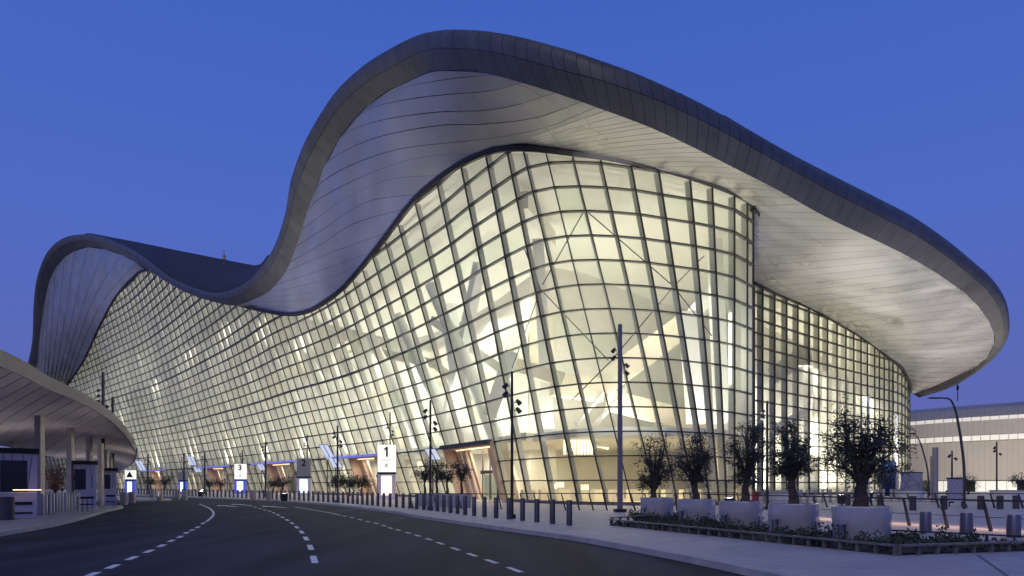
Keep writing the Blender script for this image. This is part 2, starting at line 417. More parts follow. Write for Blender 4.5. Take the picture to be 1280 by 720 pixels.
def solid(b, A, t, u):
    """a bar through points A (list), half-thickness t sideways along per-point vectors u=(side, depth0, depth1)"""
cells = []
for i in range(nb - 1):
    x0, x1 = cols[i], cols[i+1]; zt0, zt1 = Zt(x0) - .25, Zt(x1) - .25
    r = 0
    while zrow(r) < max(zt0, zt1):
        if r < 3 and any(a <= i < b_ for a, b_ in ports): r += 1; continue
        za, zb = zrow(r), zrow(r+1)
        a0, a1 = min(zb, zt0), min(zb, zt1)
        pts = []
        if za < zt0 and za < zt1: pts = [(x0, za), (x1, za), (x1, a1), (x0, a0)]
        elif za < zt0: t = (zt0 - za)/(zt0 - zt1); pts = [(x0, za), (lerp(x0, x1, t), za), (x0, a0)]
        elif za < zt1: t = (zt1 - za)/(zt1 - zt0); pts = [(lerp(x1, x0, t), za), (x1, za), (x1, a1)]
        if pts:
            D = Dc((x0+x1)/2); ar_ = (x1 - x0) * (zb - za)/D
            cells.append((ar_, i, r, pts))
        r += 1
RWc = []
for k in range(len(RW) - 1): RWc.append(k)
def W2(k, z): px, D, py = RW[k]; return Vector(((px-640)/F*D, D, z))
def Z2(k): px, D, py = RW[k]; return H + (HOR - py)/F*D
cells.sort(key=lambda q: -q[0])
stuffA = MB(); stuffB = MB()
def pane_mb(b, ps, n, inset=.05, th=.03):
    c = sum(ps, Vector()) / len(ps)
    q = [p + (c - p).normalized()*inset for p in ps]
    if len(q) == 4: b.hexa([p - n*th/2 for p in q], [p + n*th/2 for p in q])
    else:
        i = len(b.v); b.v += [tuple(p - n*th/2) for p in q] + [tuple(p + n*th/2) for p in q]
        b.f += [(i, i+2, i+1), (i+3, i+4, i+5), (i, i+1, i+4, i+3), (i+1, i+2, i+5, i+4), (i+2, i, i+3, i+5)]
for idx, (ar, i, r, pts) in enumerate(cells):
    n = nrm((cols[i]+cols[i+1])/2); ps = [W1(a, z) for a, z in pts]
    fr = random.random() < .18
    if idx < 300:
        b = MB(); pane_mb(b, ps, n); b.obj('pane', M['glass_frit'] if fr else (M['glass_pale'] if random.random() < .35 else M['glass']), wall, recalc=True)
    else: pane_mb(stuffB if fr else stuffA, ps, n)
tag(stuffA.obj('pane_field', M['glass'], wall, recalc=True), kind='stuff')
tag(stuffB.obj('fritted_pane_field', M['glass_frit'], wall, recalc=True), kind='stuff')
# mullions with their inner fins
def bar(b, A, side, n, w_, d0, d1):
    for k in range(len(A) - 1):
        p, q = A[k], A[k+1]; s = side*w_/2
        b.hexa([p - s + n*d0, p + s + n*d0, p + s + n*d1, p - s + n*d1], [q - s + n*d0, q + s + n*d0, q + s + n*d1, q - s + n*d1])
for i, x0 in enumerate(cols):
    zt = Zt(x0) - .2; n = nrm(x0); side = Vector((n.y, -n.x, 0)); z0 = 0.0
    if any(a < i < b_ for a, b_ in ports): z0 = HZ
    if zt < z0 + .5: continue
    A = [W1(x0, z) for z in (z0, zt)]
    wd = .085 if x0 > 600 else (.09 if x0 > 400 else .10)
    heavy = i in (ports[1][1] + 2, ports[2][1] + 3, ports[0][1] + 1)
    b = MB(); bar(b, A, side, n, wd * (1.5 if heavy else 1), -.09, .05); m_ = b.obj('mullion', M['frame'], wall, recalc=True)
    b = MB(); bar(b, A, side, n, wd*1.1, .052, .52 if x0 > 520 else .7); b.obj('fin', M['fin'], m_, recalc=True)
# transoms
r = 1; zmax = max(Zt(c) for c in cols)
while zrow(r) < zmax:
    z = zrow(r); b = MB(); h_ = .085
    for i in range(nb - 1):
        x0, x1 = cols[i], cols[i+1]; t0, t1 = Zt(x0) - .3 > z, Zt(x1) - .3 > z
        if (r < 3 and any(a <= i < b_ for a, b_ in ports)) or not (t0 or t1):
            if b.v: b.obj('transom', M['frame'], wall); b = MB()
            continue
        e0, e1 = x0, x1
        if not t0: e0 = lerp(x1, x0, max(0, (Zt(x1) - z)/(Zt(x1) - Zt(x0))))
        if not t1: e1 = lerp(x0, x1, max(0, (Zt(x0) - z)/(Zt(x0) - Zt(x1))))
        p, q = W1(e0, z), W1(e1, z); np_, nq = nrm(e0), nrm(e1); hv = Vector((0, 0, h_/2 * (1 if x0 > 480 else 1.6) * (1.8 if r % 6 == 3 and x0 < 560 else 1)))
        b.hexa([p - np_*.17 - hv, q - nq*.17 - hv, q + nq*.2 - hv, p + np_*.2 - hv], [p - np_*.17 + hv, q - nq*.17 + hv, q + nq*.2 + hv, p + np_*.2 + hv])
    if b.v: b.obj('transom', M['frame'], wall)
    r += 1
# head frame along the glass top
b = MB()
pts = [Vector((W1(x_, z_).x, W1(x_, z_).y, z_)) for x_, z_ in TOP][::3] + [W1(941, Zt(941))]
b.tube([p + Vector((0, -.25, .05)) for p in pts], .34, 6)
b.obj('head_frame', M['dark'], wall)

for a_, c_ in (((939,255,59.4),(953,262,62)),((940,262,59.4),(950,268,62)),((945,257,60),(949,270,61))):
    b = MB(); b.tube([P(*a_), P(*c_)], [.22, .1], 6); b.obj('end_bracket', M['dark'], wall)
# ------------------------------------------------ right recessed wall
b = MB()
for k in range(len(RW) - 1):
    a, c = W2(k, 0), W2(k+1, 0); n = Vector((-(c-a).y, (c-a).x, 0)).normalized()
    b.hexa([a - n*.2, c - n*.2, c + n*.5, a + n*.5], [p + Vector((0, 0, .4)) for p in (a - n*.2, c - n*.2, c + n*.5, a + n*.5)])
rwall = b.obj('side_curtain_wall', M['stone'], term, recalc=True); shift(rwall)
for k in range(len(RW)):
    kk = min(k, len(RW)-2); a, c = W2(kk, 0), W2(kk+1, 0); side = (c - a).normalized(); n = Vector((-side.y, side.x, 0))
    A = [W2(k, 0), W2(k, Z2(k) - .1)]
    hv = k in (0, 5, 17)
    b = MB(); bar(b, A, side, n, .16 * (2 if hv else 1), -.15, .05); m_ = b.obj('mullion', M['frame'], rwall, recalc=True)
    b = MB(); bar(b, A, side, n, .2, .052, .75); b.obj('fin', M['fin'], m_, recalc=True)
npane = 0
for r in range(0, 18):
    za, zb = zrow(r), zrow(r+1); tb = MB()
    for k in range(len(RW) - 1):
        a, c = W2(k, 0), W2(k+1, 0); side = (c - a).normalized(); n = Vector((-side.y, side.x, 0))
        t0, t1 = Z2(k) - .1, Z2(k+1) - .1
        if za >= t1 and za >= t0: continue
        a0, a1 = min(zb, t0), min(zb, t1)
        if za >= t1:
            t = (t0 - za)/(t0 - t1); ps = [W2(k, za), W2(k, za).lerp(W2(k+1, za), t), W2(k, a0)]
        else: ps = [W2(k, za), W2(k+1, za), W2(k+1, a1), W2(k, a0)]
        pb = MB(); pane_mb(pb, ps, n, .06); pb.obj('pane', M['glass_frit'] if random.random() < .25 else M['glass'], rwall, recalc=True)
        if r > 0 and zb:
            e = 1 if za < t1 else max(0, (t0 - za)/(t0 - t1)); p, q = W2(k, za), W2(k, za).lerp(W2(k+1, za), e); hv = Vector((0, 0, .085))
            tb.hexa([p - n*.2 - hv, q - n*.2 - hv, q + n*.2 - hv, p + n*.2 - hv], [p - n*.2 + hv, q - n*.2 + hv, q + n*.2 + hv, p + n*.2 + hv])
    if tb.v: tb.obj('transom', M['frame'], rwall)
b = MB(); b.tube([W2(k, Z2(k)) + Vector((0, -.3, .1)) for k in range(len(RW))], .42, 6); b.obj('head_frame', M['dark'], rwall)
# flank wall joining the bulging front to the recessed wall, seen edge-on
b = MB(); a = W1(941, 0); c = W2(0, 0); n = Vector((1, 0, 0))
b.hexa([a + Vector((0,.3,0)), a + Vector((-.4,.3,0)), c - Vector((.8,.3,0)), c - Vector((.3,.3,0))], [a + Vector((0,.3,Zt(941))), a + Vector((-.4,.3,Zt(941))), c + Vector((-.8,-.3,Z2(0))), c + Vector((-.3,-.3,Z2(0)))])
o = b.obj('flank_wall', M['fin'], term, recalc=True); shift(o)

# ------------------------------------------------ roof
FP = [(32,463,44,467,235),(40,427,48,435,231),(42,377,54,385,228),(47,343,61,352,225),(60,313,74,328,220),(80,297,91,315,214),(103,293,110,309,206),(123,295,132,312,195),(143,302,150,318,183),(167,313,168,327,169),(187,327,186,338,157),(213,346.5,211,354,145),(240,359,238,368,135),(267,366,266,377,126),(287,363,293,382,119),(307,353,318,374,113),(323,337,336,364,108),(340,313,353,346,104),(350,290,364,325,101),(358,260,376,290,98),(365,220,387,255,93),(382,174,408,205,84),(415,120,440,152,74),(448,87,475,120,66),(482,64,508,103,60),(519,45,535,91,54.5),(548,38,556,88,51),(573,37,585,89,48.5),(607,39,618,94,45.5),(648,46,658,105,43),(690,57,703,119,41),(732,69,745,134,40),(800,93,812,159,39.5),(861,121,866,184,40),(922,153,918,210,42),(983,188,975,239,45),(1044,220,1030,270,48.5),(1105,251,1085,296,55),(1146,273,1125,315,61),(1187,302,1162,336,68),(1218,328,1192,356,75),(1240,348,1214,373,83),(1256,372,1230,392,92),(1262,397,1240,410,102),(1259,424,1243,428,114),(1238,452,1229,452,128),(1197,480,1190,474,141),(1152,495,1145,491,150)]
FD = catmull(FP, 10)
dd_ = [q[4] for q in FD]
for _ in range(5):
    dd_ = [sum(dd_[max(0, k-7):k+8])/len(dd_[max(0, k-7):k+8]) if 7 < k < len(dd_)-8 else dd_[k] for k in range(len(dd_))]
FD = [q[:4] + (d,) for q, d in zip(FD, dd_)]
# joints spaced by picture arc length
L_ = [0]
for a, c in zip(FD, FD[1:]): L_.append(L_[-1] + math.hypot(c[0]-a[0], c[1]-a[1]))
NJ = 118
def fas(s):
    import bisect
    s = max(0, min(s, L_[-1] - 1e-6)); j = bisect.bisect_right(L_, s) - 1; j = min(j, len(FD)-2)
    t = (s - L_[j])/max(L_[j+1] - L_[j], 1e-9); return tuple(lerp(a, b_, t) for a, b_ in zip(FD[j], FD[j+1]))
def prof(s, skew=1):
    q = fas(s); q2 = fas(s + 1); po = P(q[0], q[1], q[4]); pi_ = P(q[2], q[3], q[4] + .6)
    d = (po - pi_); th = d.length; t = (P(q2[0], q2[1], q2[4]) - po).normalized()
    out = t.cross(d).normalized()
    if out.dot(Vector((0, 0, H)) - po + Vector((0, 0, 0))) < 0: out = -out
    mid = [pi_.lerp(po, u) + out * th * v for u, v in ((0, 0), (.28, .09), (.55, .15), (.8, .13), (.95, .05), (1.0, -.03))]
    mid.append(po + Vector((0, 1.0, -.2)))
    return mid
def outline_y(px):
    ys = [q[1] for q in FD if abs(q[0] - px) < 6]
    return min(ys) if ys else 600
roof_b = MB(); step = []
NS = NJ*3
BL = [(104,292.6),(123,294.5),(143,298.5),(170,303.5),(213,312.5),(260,322),(300,330),(318,333.5),(336,330)]
def back(s):
    q = fas(s); p = P(q[0], q[1], q[4]); px = q[0]
    if 3.5 < s/L_[-1]*1: pass
    return p
rows = []
for k in range(NS + 1):
    s = L_[-1]*k/NS; q = fas(s); pr = prof(s); D = q[4]; p = pr[-1]
    # roof skin runs back from the fascia
    inval = 104 < q[0] < 336 and q[1] > 290 and D > 105
    if inval:
        rmp = max(0, min(1, (q[0] - 104)/70)); yb = min(interp(BL, q[0]), q[1] - .4)
        B1 = P(q[0], yb, D + 6 + 39*rmp)
        mids = [p.lerp(B1, u) - Vector((0, 0, 1)) * .8 * math.sin(math.pi*u) * rmp for u in (.33, .66)]
        B2 = B1 + Vector((10, 22, -6))
    else:
        dirv = Vector((.45, .9, 0)) if q[0] < 900 else Vector((-.5, .9, 0))
        if q[0] > 1180 and q[1] > 395: dirv = Vector((-1, .2, 0))
        zz = max(p.z, min(34, p.z + 4)) if q[0] > 640 else p.z
        B1 = p + dirv*26; B1.z = zz; zz = p.z + (9 if q[0] > 600 else 2); B1.z = zz; mids = [p + dirv*6 + Vector((0,0,(zz-p.z)*.5)), p + dirv*15 + Vector((0,0,(zz-p.z)*.8))]
        B2 = B1 + dirv*16 + Vector((0, 0, -1))
        for v in ([] if inval else mids + [B1, B2]):
            ppx = 640 + v.x/v.y*F; lim = outline_y(ppx) + 10
            v.z = min(v.z, H + (HOR - lim)/F*v.y)
    rows.append([p] + mids + [B1, B2])
base = 0
for rr in rows: roof_b.v += [tuple(p) for p in rr]
w_ = 5
for k in range(NS):
    for j in range(w_ - 1):
        a = k*w_ + j; roof_b.f.append((a, a+1, a+w_+1, a+w_))
roof = roof_b.obj('roof', M['rooftop'], term, smooth=True); shift(roof)
sm = roof.modifiers.new('solid', 'SOLIDIFY'); sm.thickness = .3; sm.offset = -1
# central roof cap closing the space between the skins
capb = MB()
# fascia panels
def fp(k0, k1, j0, j1, name):
    sub = 3; g_ = .9
    ss = [lerp(k0, k1, u/sub) for u in range(sub + 1)]
    rowsP = [prof(s)[j0:j1+1] for s in ss]
    # small gap at the joint
    lng = (rowsP[-1][0] - rowsP[0][0]).length; e = min(.03/max(lng, .1), .03) + .008
    rowsP[0] = [a.lerp(c, e) for a, c in zip(rowsP[0], rowsP[-1])]
    b = MB(); m_ = j1 - j0 + 1
    ins = .035 if j0 == 0 else 0
    for rr in rowsP:
        cc = Vector(rr[0]); 
        if j0 != 0: rr[0] = rr[0].lerp(rr[1], .05)
        b.v += [tuple(p) for p in rr]
    for a in range(sub):
        for j in range(m_ - 1):
            q = a*m_ + j; b.f.append((q, q+1, q+m_+1, q+m_))
    o = b.obj(name, M['fascia'], roof, smooth=True)
    return o
for k in range(NJ):
    s0, s1 = L_[-1]*k/NJ, L_[-1]*(k+1)/NJ
    fp(s0, s1, 0, 2, 'fascia_panel'); fp(s0, s1, 2, 5, 'edge_panel')
# dark backing behind the panel joints
b = MB(); m_ = 7
for k in range(NS + 1):
    pr = prof(L_[-1]*k/NS); q = fas(L_[-1]*k/NS); c = (pr[0] + pr[5])/2 + Vector((0, 1.0, 0)); b.v += [tuple(p.lerp(c, .03)) for p in pr]
for k in range(NS):
    for j in range(m_ - 1):
        a = k*m_ + j; b.f.append((a, a+1, a+m_+1, a+m_))
b.obj('fascia_backing', M['black'], roof)

# soffit: strips between seams that run from the fascia to the glass head
FI = [(q[2], q[3], q[4] + .6) for q in FD]
def near(tab, px, py): return min(tab, key=lambda q: (q[0]-px)**2 + (q[1]-py)**2)
GALL = G3 + G3R
# depth of the soffit as a smooth membrane stretched between fascia and glass head (inverse depth, relaxed on a grid)
import numpy as np
GS = 3; gw, gh = 1290//GS + 2, 520//GS + 2
grid = np.zeros((gh, gw)); fix = np.zeros((gh, gw), bool)
def burn(pl):
    for (x0, y0, d0), (x1, y1, d1) in zip(pl, pl[1:]):
        n = int(max(abs(x1-x0), abs(y1-y0))/GS*2) + 1
        for k in range(n + 1):
            t = k/n; c, r_ = int(round(lerp(x0, x1, t)/GS)), int(round(lerp(y0, y1, t)/GS))
            if 0 <= c < gw and 0 <= r_ < gh: grid[r_, c] = 1/lerp(d0, d1, t); fix[r_, c] = True
burn([q for q in G3 if q[1] < 500]); burn(G3R); burn([(942,257,60),(942,280,69),(942,305,77),(942,330,85.5),(942,354,94)]); burn(FI)
bval = grid.copy(); grid[~fix] = .012
ys_, xs_ = np.nonzero(fix)
for it in range(40):                       # coarse start: spread boundary values outward
    pass
yy, xx = np.mgrid[0:gh, 0:gw]; acc = np.zeros_like(grid); wt = np.zeros_like(grid)
for r_, c in list(zip(ys_, xs_))[::2]:
    d2 = ((yy - r_)**2 + (xx - c)**2 + .5)**1.5; acc += bval[r_, c]/d2; wt += 1/d2
grid = np.where(fix, bval, acc/wt)
for it in range(1500):
    p_ = np.pad(grid, 1, mode='edge'); g2 = (p_[:-2, 1:-1] + p_[2:, 1:-1] + p_[1:-1, :-2] + p_[1:-1, 2:])/4
    grid = np.where(fix, bval, g2)
def sdepth(px, py):
    x_, y_ = px/GS, py/GS; c, r_ = int(x_), int(y_); fx, fy = x_ - c, y_ - r_; c = min(c, gw-2); r_ = min(r_, gh-2)
    v = (grid[r_, c]*(1-fx) + grid[r_, c+1]*fx)*(1-fy) + (grid[r_+1, c]*(1-fx) + grid[r_+1, c+1]*fx)*fy
    return 1/v
def seam(pts, e0, e1, n=30):
    """pts in picture px; ends snap to the fascia (F) or the glass head (G)"""
    def dep(e, p):
        if e == 'F': q = near(FI, *p); return q[2], (q[0], q[1])
        if e == 'G': q = near(GALL, *p); return q[2] - .3, (q[0], q[1] )
        if e == 'M': return sdepth(*p), p
        return e, p
    D0, p0 = dep(e0, pts[0]); D1, p1 = dep(e1, pts[-1])
    pp = [p0] + list(pts[1:-1]) + [p1]
    c = resample(catmull([tuple(p) for p in pp], 10), n)
    iv = [1/sdepth(x_, y_) for x_, y_ in c]
    iv[0], iv[-1] = 1/D0, 1/D1
    for _ in range(6):
        iv = [iv[0]] + [(iv[k-1] + iv[k]*2 + iv[k+1])/4 for k in range(1, n-1)] + [iv[-1]]
    return [P(x_, y_, 1/i_) for (x_, y_), i_ in zip(c, iv)]
A_ = [(45,460),(49,420),(54,385),(61,352),(70,334),(80,322),(92,314),(110,309),(132,312),(152,319),(170,328),(184,337)]
Md = [(45,463),(49,440),(53,420),(59,402),(66,388),(75,378),(85,372),(96,370),(106,373),(114,380),(122,388),(130,399)]
B_ = [(45,468),(48,469),(51,470),(55,471),(59,473),(64,475),(68,477),(72,478),(76,479),(80,480),(84,481),(88,478)]
famL = []
for i in range(12):
    if i == 11: famL.append(seam([(184,337),(168,347),(155,360),(142,377),(130,399),(122,415),(105,452),(88,478)], 'G', 'G'))
    else: famL.append(seam([A_[i], Md[i], B_[i]], 'F', 'M'))
mid = lambda a, c, bow=0: ((a[0]+c[0])/2, (a[1]+c[1])/2 + bow)
famV = []
for a, c in [((186,338),(185,338)),((213,354),(213,350)),((240,368),(240,363)),((267,377),(267,373)),((293,382),(294,380))]:
    q0, q1 = near(FI, *a), near(GALL, *c); p0, p1 = P(*q0), P(*q1)
    famV.append([p0.lerp(p1, k/29) for k in range(30)])
famM = [famV[-1]]
for pts in ([(295,381.5),(322,386),(350,393)],[(301,380),(345,383),(388,390)],[(309,378),(360,376),(416,373)],[(320,373),(380,367),(438,353)],
            [(333,366),(400,351),(458,325)],[(346,355),(400,338),(473,311)],[(356,341),(400,321),(490,288)],[(363,327),(400,306),(444,279),(510,261)],
            [(370,308),(400,289),(460,252),(530,242)],[(377,288),(400,270),(433,247),(489,224),(558,219)],[(384,263),(400,248),(444,225),(500,203),(555,193),(604,195)]):
    famM.append(seam(pts, 'F', 'G'))
famT = [None]
for pts in ([(392,242),(404,226),(444,204),(507,185),(607,174),(680,160),(745,134)],[(402,217),(413,199),(470,172),(548,157),(607,155),(670,147),(728,127)],
            [(419,184),(432,166),(478,150),(548,140),(607,138),(650,130),(694,117)],[(438,155),(465,135),(510,124),(560,118),(610,114),(655,104)],
            [(462,131),(507,109),(560,99),(600,95),(622,95)],[(490,111),(508,103.5),(535,91.5),(556,88.5),(585,89.5),(604,92)]):
    famT.append(seam(pts, 'F', 'F', 60))
ends = [((604,195),(760,138)),((625,188),(790,150)),((650,187),(815,160)),((690,190),(842,172)),((730,195),(868,185)),((770,200),(893,197)),((815,210),(918,210)),((860,222),(950,226)),((900,236),(975,239)),((941,257),(1005,256))]
famR = [seam([a, mid(a, c, -2 if k < 9 else 0), c] if k else [a, (640,180), (682,165), c], 'G', 'F') for k, (a, c) in enumerate(ends)]
famS = []
for a, d, c in [((943,257),60,(1005,256)),((943,272),66,(1040,275)),((943,290),72,(1075,292)),((943,310),79,(1105,306)),((943,332),86,(1130,318)),((943,352),93.5,(1150,330))]:
    famS.append(seam([a, mid(a, c, 0), c], d, 'F'))
for a, c in [((968,366),(1172,342)),((997,378),(1190,355)),((1023,390),(1206,367)),((1046,403),(1222,382)),((1067,415),(1236,400)),((1084,427),(1243,416)),((1099,438),(1243,430)),((1111,447),(1234,446)),((1122,457),(1220,458)),((1131,469),(1198,471)),((1136,482),(1172,483)),((1137,489),(1147,491))]:
    famS.append(seam([a, mid(a, c, 2), c], 'G', 'F'))
def loft(fam, sub=1):
    seq = []
    for i in range(len(fam) - 1):
        for j in range(sub): seq.append(([p.lerp(q, j/sub) for p, q in zip(fam[i], fam[i+1])], [p.lerp(q, (j+1)/sub) for p, q in zip(fam[i], fam[i+1])]))
    bk = MB()
    for A, B in seq:
        b = MB(); n = len(A)
        for k in range(n):
            wdt = (B[k] - A[k]).length; e = min(.12, .0006*A[k].y/max(wdt, .05))
            b.v += [tuple(A[k].lerp(B[k], e)), tuple(B[k].lerp(A[k], e))]
        for k in range(n - 1): b.f.append((2*k, 2*k+1, 2*k+3, 2*k+2))
        m_ = b.mesh('soffit_panel'); uvl = m_.uv_layers.new(name='UVMap'); run = [0.0]
        for k in range(1, n): run.append(run[-1] + (A[k]-A[k-1]).length)
        wid = max((B[k]-A[k]).length for k in range(n))
        for poly in m_.polygons:
            for li in poly.loop_indices:
                vi = m_.loops[li].vertex_index; uvl.data[li].uv = (run[vi//2], (vi % 2)*max(1, round(wid/.3))*.3*.386)
        m_.materials.append(M['soffit']); m_.polygons.foreach_set('use_smooth', [True]*len(m_.polygons))
        o = bpy.data.objects.new('soffit_panel', m_); COL.objects.link(o); o.parent = roof
        up = Vector((0, .05, .12))
        for k in range(n - 1):
            bk.quad(A[k] + up, A[k+1] + up, B[k+1] + up, B[k] + up)
    bk.obj('soffit_backing', M['black'], roof)
def relax(fam, n):
    for _ in range(n):
        dv = [[p.y for p in A] for A in fam]
        for i in range(1, len(fam) - 1):
            for k in range(2, len(fam[i]) - 2):
                p = fam[i][k]; nd = (dv[i-1][k] + 2*dv[i][k] + dv[i+1][k])/4; f = nd/p.y
                fam[i][k] = Vector((p.x*f, nd, H + (p.z - H)*f))
relax(famS, 6); relax(famR, 3)
famT[0] = famM[-1] + famR[0]
loft(famL); loft(famV); loft(famM); loft(famT); loft(famR, 2); loft(famS, 2)
# triangle-like filler between main and front families
# ------------------------------------------------ interior
shell = MB()
def inner(x):
    """plan point of the inner wall behind column x"""
    if x <= 560: n = nrm(x); p = W1(x, HZ); return Vector((p.x, p.y, 0)) + n*11
    a = Vector((W1(560, HZ).x, W1(560, HZ).y, 0)) + nrm(560)*11
    t = (x - 560)/(941 - 560); return a.lerp(Vector((32.5, 93.5, 0)), t)
st = cols[::2] + [941]
iw = MB(); ce = MB(); fl = MB(); mz = MB(); mze = MB(); mz2 = MB()
for a, c in zip(st, st[1:]):
    ia, ic = inner(a), inner(c); za, zc = Zt(a), Zt(c); Za, Zc = Vector((0, 0, za)), Vector((0, 0, zc))
    bulge = .0
    iw.quad(ia, ic, ic + Zc*.92, ia + Za*.92)
    ga, gc = W1(a, za + .1), W1(c, zc + .1)
    ma, mc = ga.lerp(ia + Za*.92, .5) + Vector((0, 0, .03*za)), gc.lerp(ic + Zc*.92, .5) + Vector((0, 0, .03*zc))
    ce.quad(ga, gc, mc, ma); ce.quad(ma, mc, ic + Zc*.92, ia + Za*.92)
    f0, f1 = W1(a, 0), W1(c, 0); fl.quad(f0 + Vector((0, .5, .05)), f1 + Vector((0, .5, .05)), ic + Vector((0, 0, .05)), ia + Vector((0, 0, .05)))
    if a > 80:
        p0, p1 = W1(a, HZ + .8), W1(c, HZ + .8)
        na, nc = (ia - p0), (ic - p1); na.z = nc.z = 0; la, lc = na.length, nc.length
        oa, oc = (5.5, 5.5) if a > 600 else (3.2, 3.2)
        q0, q1 = p0 + na/la*oa, p1 + nc/lc*oc; i0, i1 = Vector((ia.x, ia.y, q0.z)), Vector((ic.x, ic.y, q1.z)); dn = Vector((0, 0, .75))
        mz.hexa([q0 - dn, q1 - dn, i1 - dn, i0 - dn], [q0, q1, i1, i0])
iwo = iw.obj('inner_wall', M['cream'], term); shift(iwo)
o = ce.obj('ceiling', M['ceil'], term, smooth=True); shift(o)
o = fl.obj('hall_floor', M['floor'], term); shift(o)
o = mz.obj('mezzanine', M['white'], term, recalc=True); shift(o)
# inner wall behind the recessed side wall
b = MB(); c_ = MB()
for k in range(len(RW) - 1):
    a, c = W2(k, 0), W2(k+1, 0); n = Vector((-.65, .76, 0)); ia, ic = a + n*10, c + n*10; za, zc = Vector((0, 0, Z2(k))), Vector((0, 0, Z2(k+1)))
    b.quad(ia, ic, ic + zc, ia + za); c_.quad(a + za, c + zc, ic + zc, ia + za); c_.quad(a + Vector((0,0,.04)), c + Vector((0,0,.04)), ic + Vector((0,0,.04)), ia + Vector((0,0,.04)))
o = b.obj('inner_wall', M['cream'], term); shift(o); o = c_.obj('ceiling', M['ceil'], term); shift(o)
# leaning white columns, tan girders, galleries
tanm = MB()
for i, x in enumerate([120,160,200,240,282,325,368,412,452,492,530,574]):
    ia, f0 = inner(x), W1(x, 0); n = nrm(x); zt = Zt(x)
    p0 = f0 + n*5.5; p1 = W1(x, zt*.80) + n*3.0 + Vector((-(zt*.03), 0, 0))
    b = MB(); b.tube([p0, p0.lerp(p1, .5) + n*.4, p1], [.75, .95, .6], 10); b.obj('leaning_column', M['white'], term, smooth=True).location = INV
rng = random.Random(3)
for i in range(len(cols) - 1):      # cladding panels standing proud of the inner wall in three tones
    x0, x1 = cols[i], cols[i+1]
    if x0 > 560 or x0 < 100: continue
zs = []
clad = [MB(), MB()]
for i in range(0, len(cols) - 2, 2):
    x0, x1 = cols[i], cols[i+2]
    if x1 > 600: break
    zt = min(Zt(x0), Zt(x1)); z = 7.5
    while z < zt*.86:
        h_ = rng.choice([2.2, 3.4, 5.0]); u = rng.random()
        if u < .46 and z + h_ < zt*.9:
            n = nrm(x0); a, c = inner(x0) - n*.25, inner(x1) - n*.25; a = a.lerp(c, .04)
            clad[0 if u < .25 else 1].quad(Vector((a.x, a.y, z)), Vector((c.x, c.y, z)), Vector((c.x, c.y, z + h_)), Vector((a.x, a.y, z + h_)))
        z += h_
for k, nm in ((0, 'tan'), (1, 'fin')):
    if clad[k].v: tag(clad[k].obj('wall_cladding', M[nm], iwo), kind='stuff')
# front hall girders (tan) and cables
def girder(a, c, w0, d_, m='tan', name='girder'):
    b = MB(); a, c = Vector(a), Vector(c); d = (c - a).normalized(); up = Vector((0, 0, 1)); s = up - d*d.z; s.normalize(); n = d.cross(s)
    q = [s*w0/2 + n*d_/2, s*w0/2 - n*d_/2, -s*w0/2 - n*d_/2, -s*w0/2 + n*d_/2]
    b.hexa([a + v for v in q], [c + v for v in q]); b.obj(name, M[m], term, recalc=True).location = INV
girder(P(752,482,72), P(862,402,70), 2.4, .8); girder(P(862,402,70), P(905,350,68), 1.6, .8, 'white')
girder(P(690,480,70), P(752,488,72), 2.4, 1.0); girder(P(640,455,71), P(705,475,70), 1.4, .8); girder(P(655,250,62), P(690,300,72), 1.6, .8, 'ceil')
girder(P(760,500,74), P(900,535,76), 2.2, 1.0); girder(P(720,530,66), P(765,478,74), .35, .35, 'white'); girder(P(745,530,66), P(785,482,74), .35, .35, 'white')
girder(P(612,520,70), P(640,440,70), 1.4, 1.0, 'white'); girder(P(700,545,66), P(760,560,67), .4, .4, 'white')
girder(P(870,530,66), P(860,390,66), 1.6, 1.0, 'white', 'raking_column'); girder(P(905,600,66), P(893,300,66), 1.3, .9, 'white', 'raking_column'); girder(P(925,600,68), P(924,270,68), 1.0, .9, 'fin', 'raking_column')
girder(P(690,618,72), P(672,300,72), 1.2, 1.0, 'white', 'raking_column')
girder(P(555,545,82), P(600,330,72), 1.5, 1.0, 'white', 'raking_column'); girder(P(585,560,80), P(560,380,78), 1.6, 1.0, 'white', 'raking_column')
girder(P(540,400,84), P(640,470,74), 1.0, .5, 'ceil'); girder(P(470,440,98), P(545,455,88), 1.2, .5); girder(P(545,455,88), P(600,500,80), 1.2, .5)
# recessed hall: brown stair flank
girder(P(965,470,104), P(1010,440,106), 2.5, .6); girder(P(965,540,104), P(1005,515,106), 1.6, .4, 'white'); girder(P(1020,495,108), P(1012,620,108), 1.2, .6, 'fin', 'raking_column')
# bracing cables behind the front glass
def wpt(px, py, dd=.75):
    x = solve(px, py); D = Dc(x) + dd; return P(px, py, D)
for a, c in [((731,262),(678,356)),((731,262),(842,358)),((842,358),(890,420)),((842,358),(765,450)),((676,362),(760,450)),((676,362),(655,310)),((676,362),(640,460)),((842,358),(880,320)),((765,450),(715,500))]:
    b = MB(); b.tube([wpt(*a), wpt(*c)], .045, 6); b.obj('bracing_cable', M['dark'], wall)
# curtains, lamps and desks in the lobby
for k in range(9):
    b = MB(); b.tube([P(706 + k*4.2, 568, 64), P(706 + k*4.2, 541, 64)], .11, 8); b.obj('wall_lamp', M['sign_warm'], term).location = INV
for px, py in ((691,608),(731,609),(700,606)):
    b = MB(); b.tube([P(px, py + 3, 62), P(px, py - 3, 62)], .35, 10); b.obj('lobby_lamp', M['warm_led'], term).location = INV
b = MB()
for px in range(660, 935, 22):
    b.box(GX(px, 63 + (px % 5), .6), (1.2, .8, 1.1), rz=px)
b.obj('check_in_desks', M['tan'], term, recalc=True).location = INV

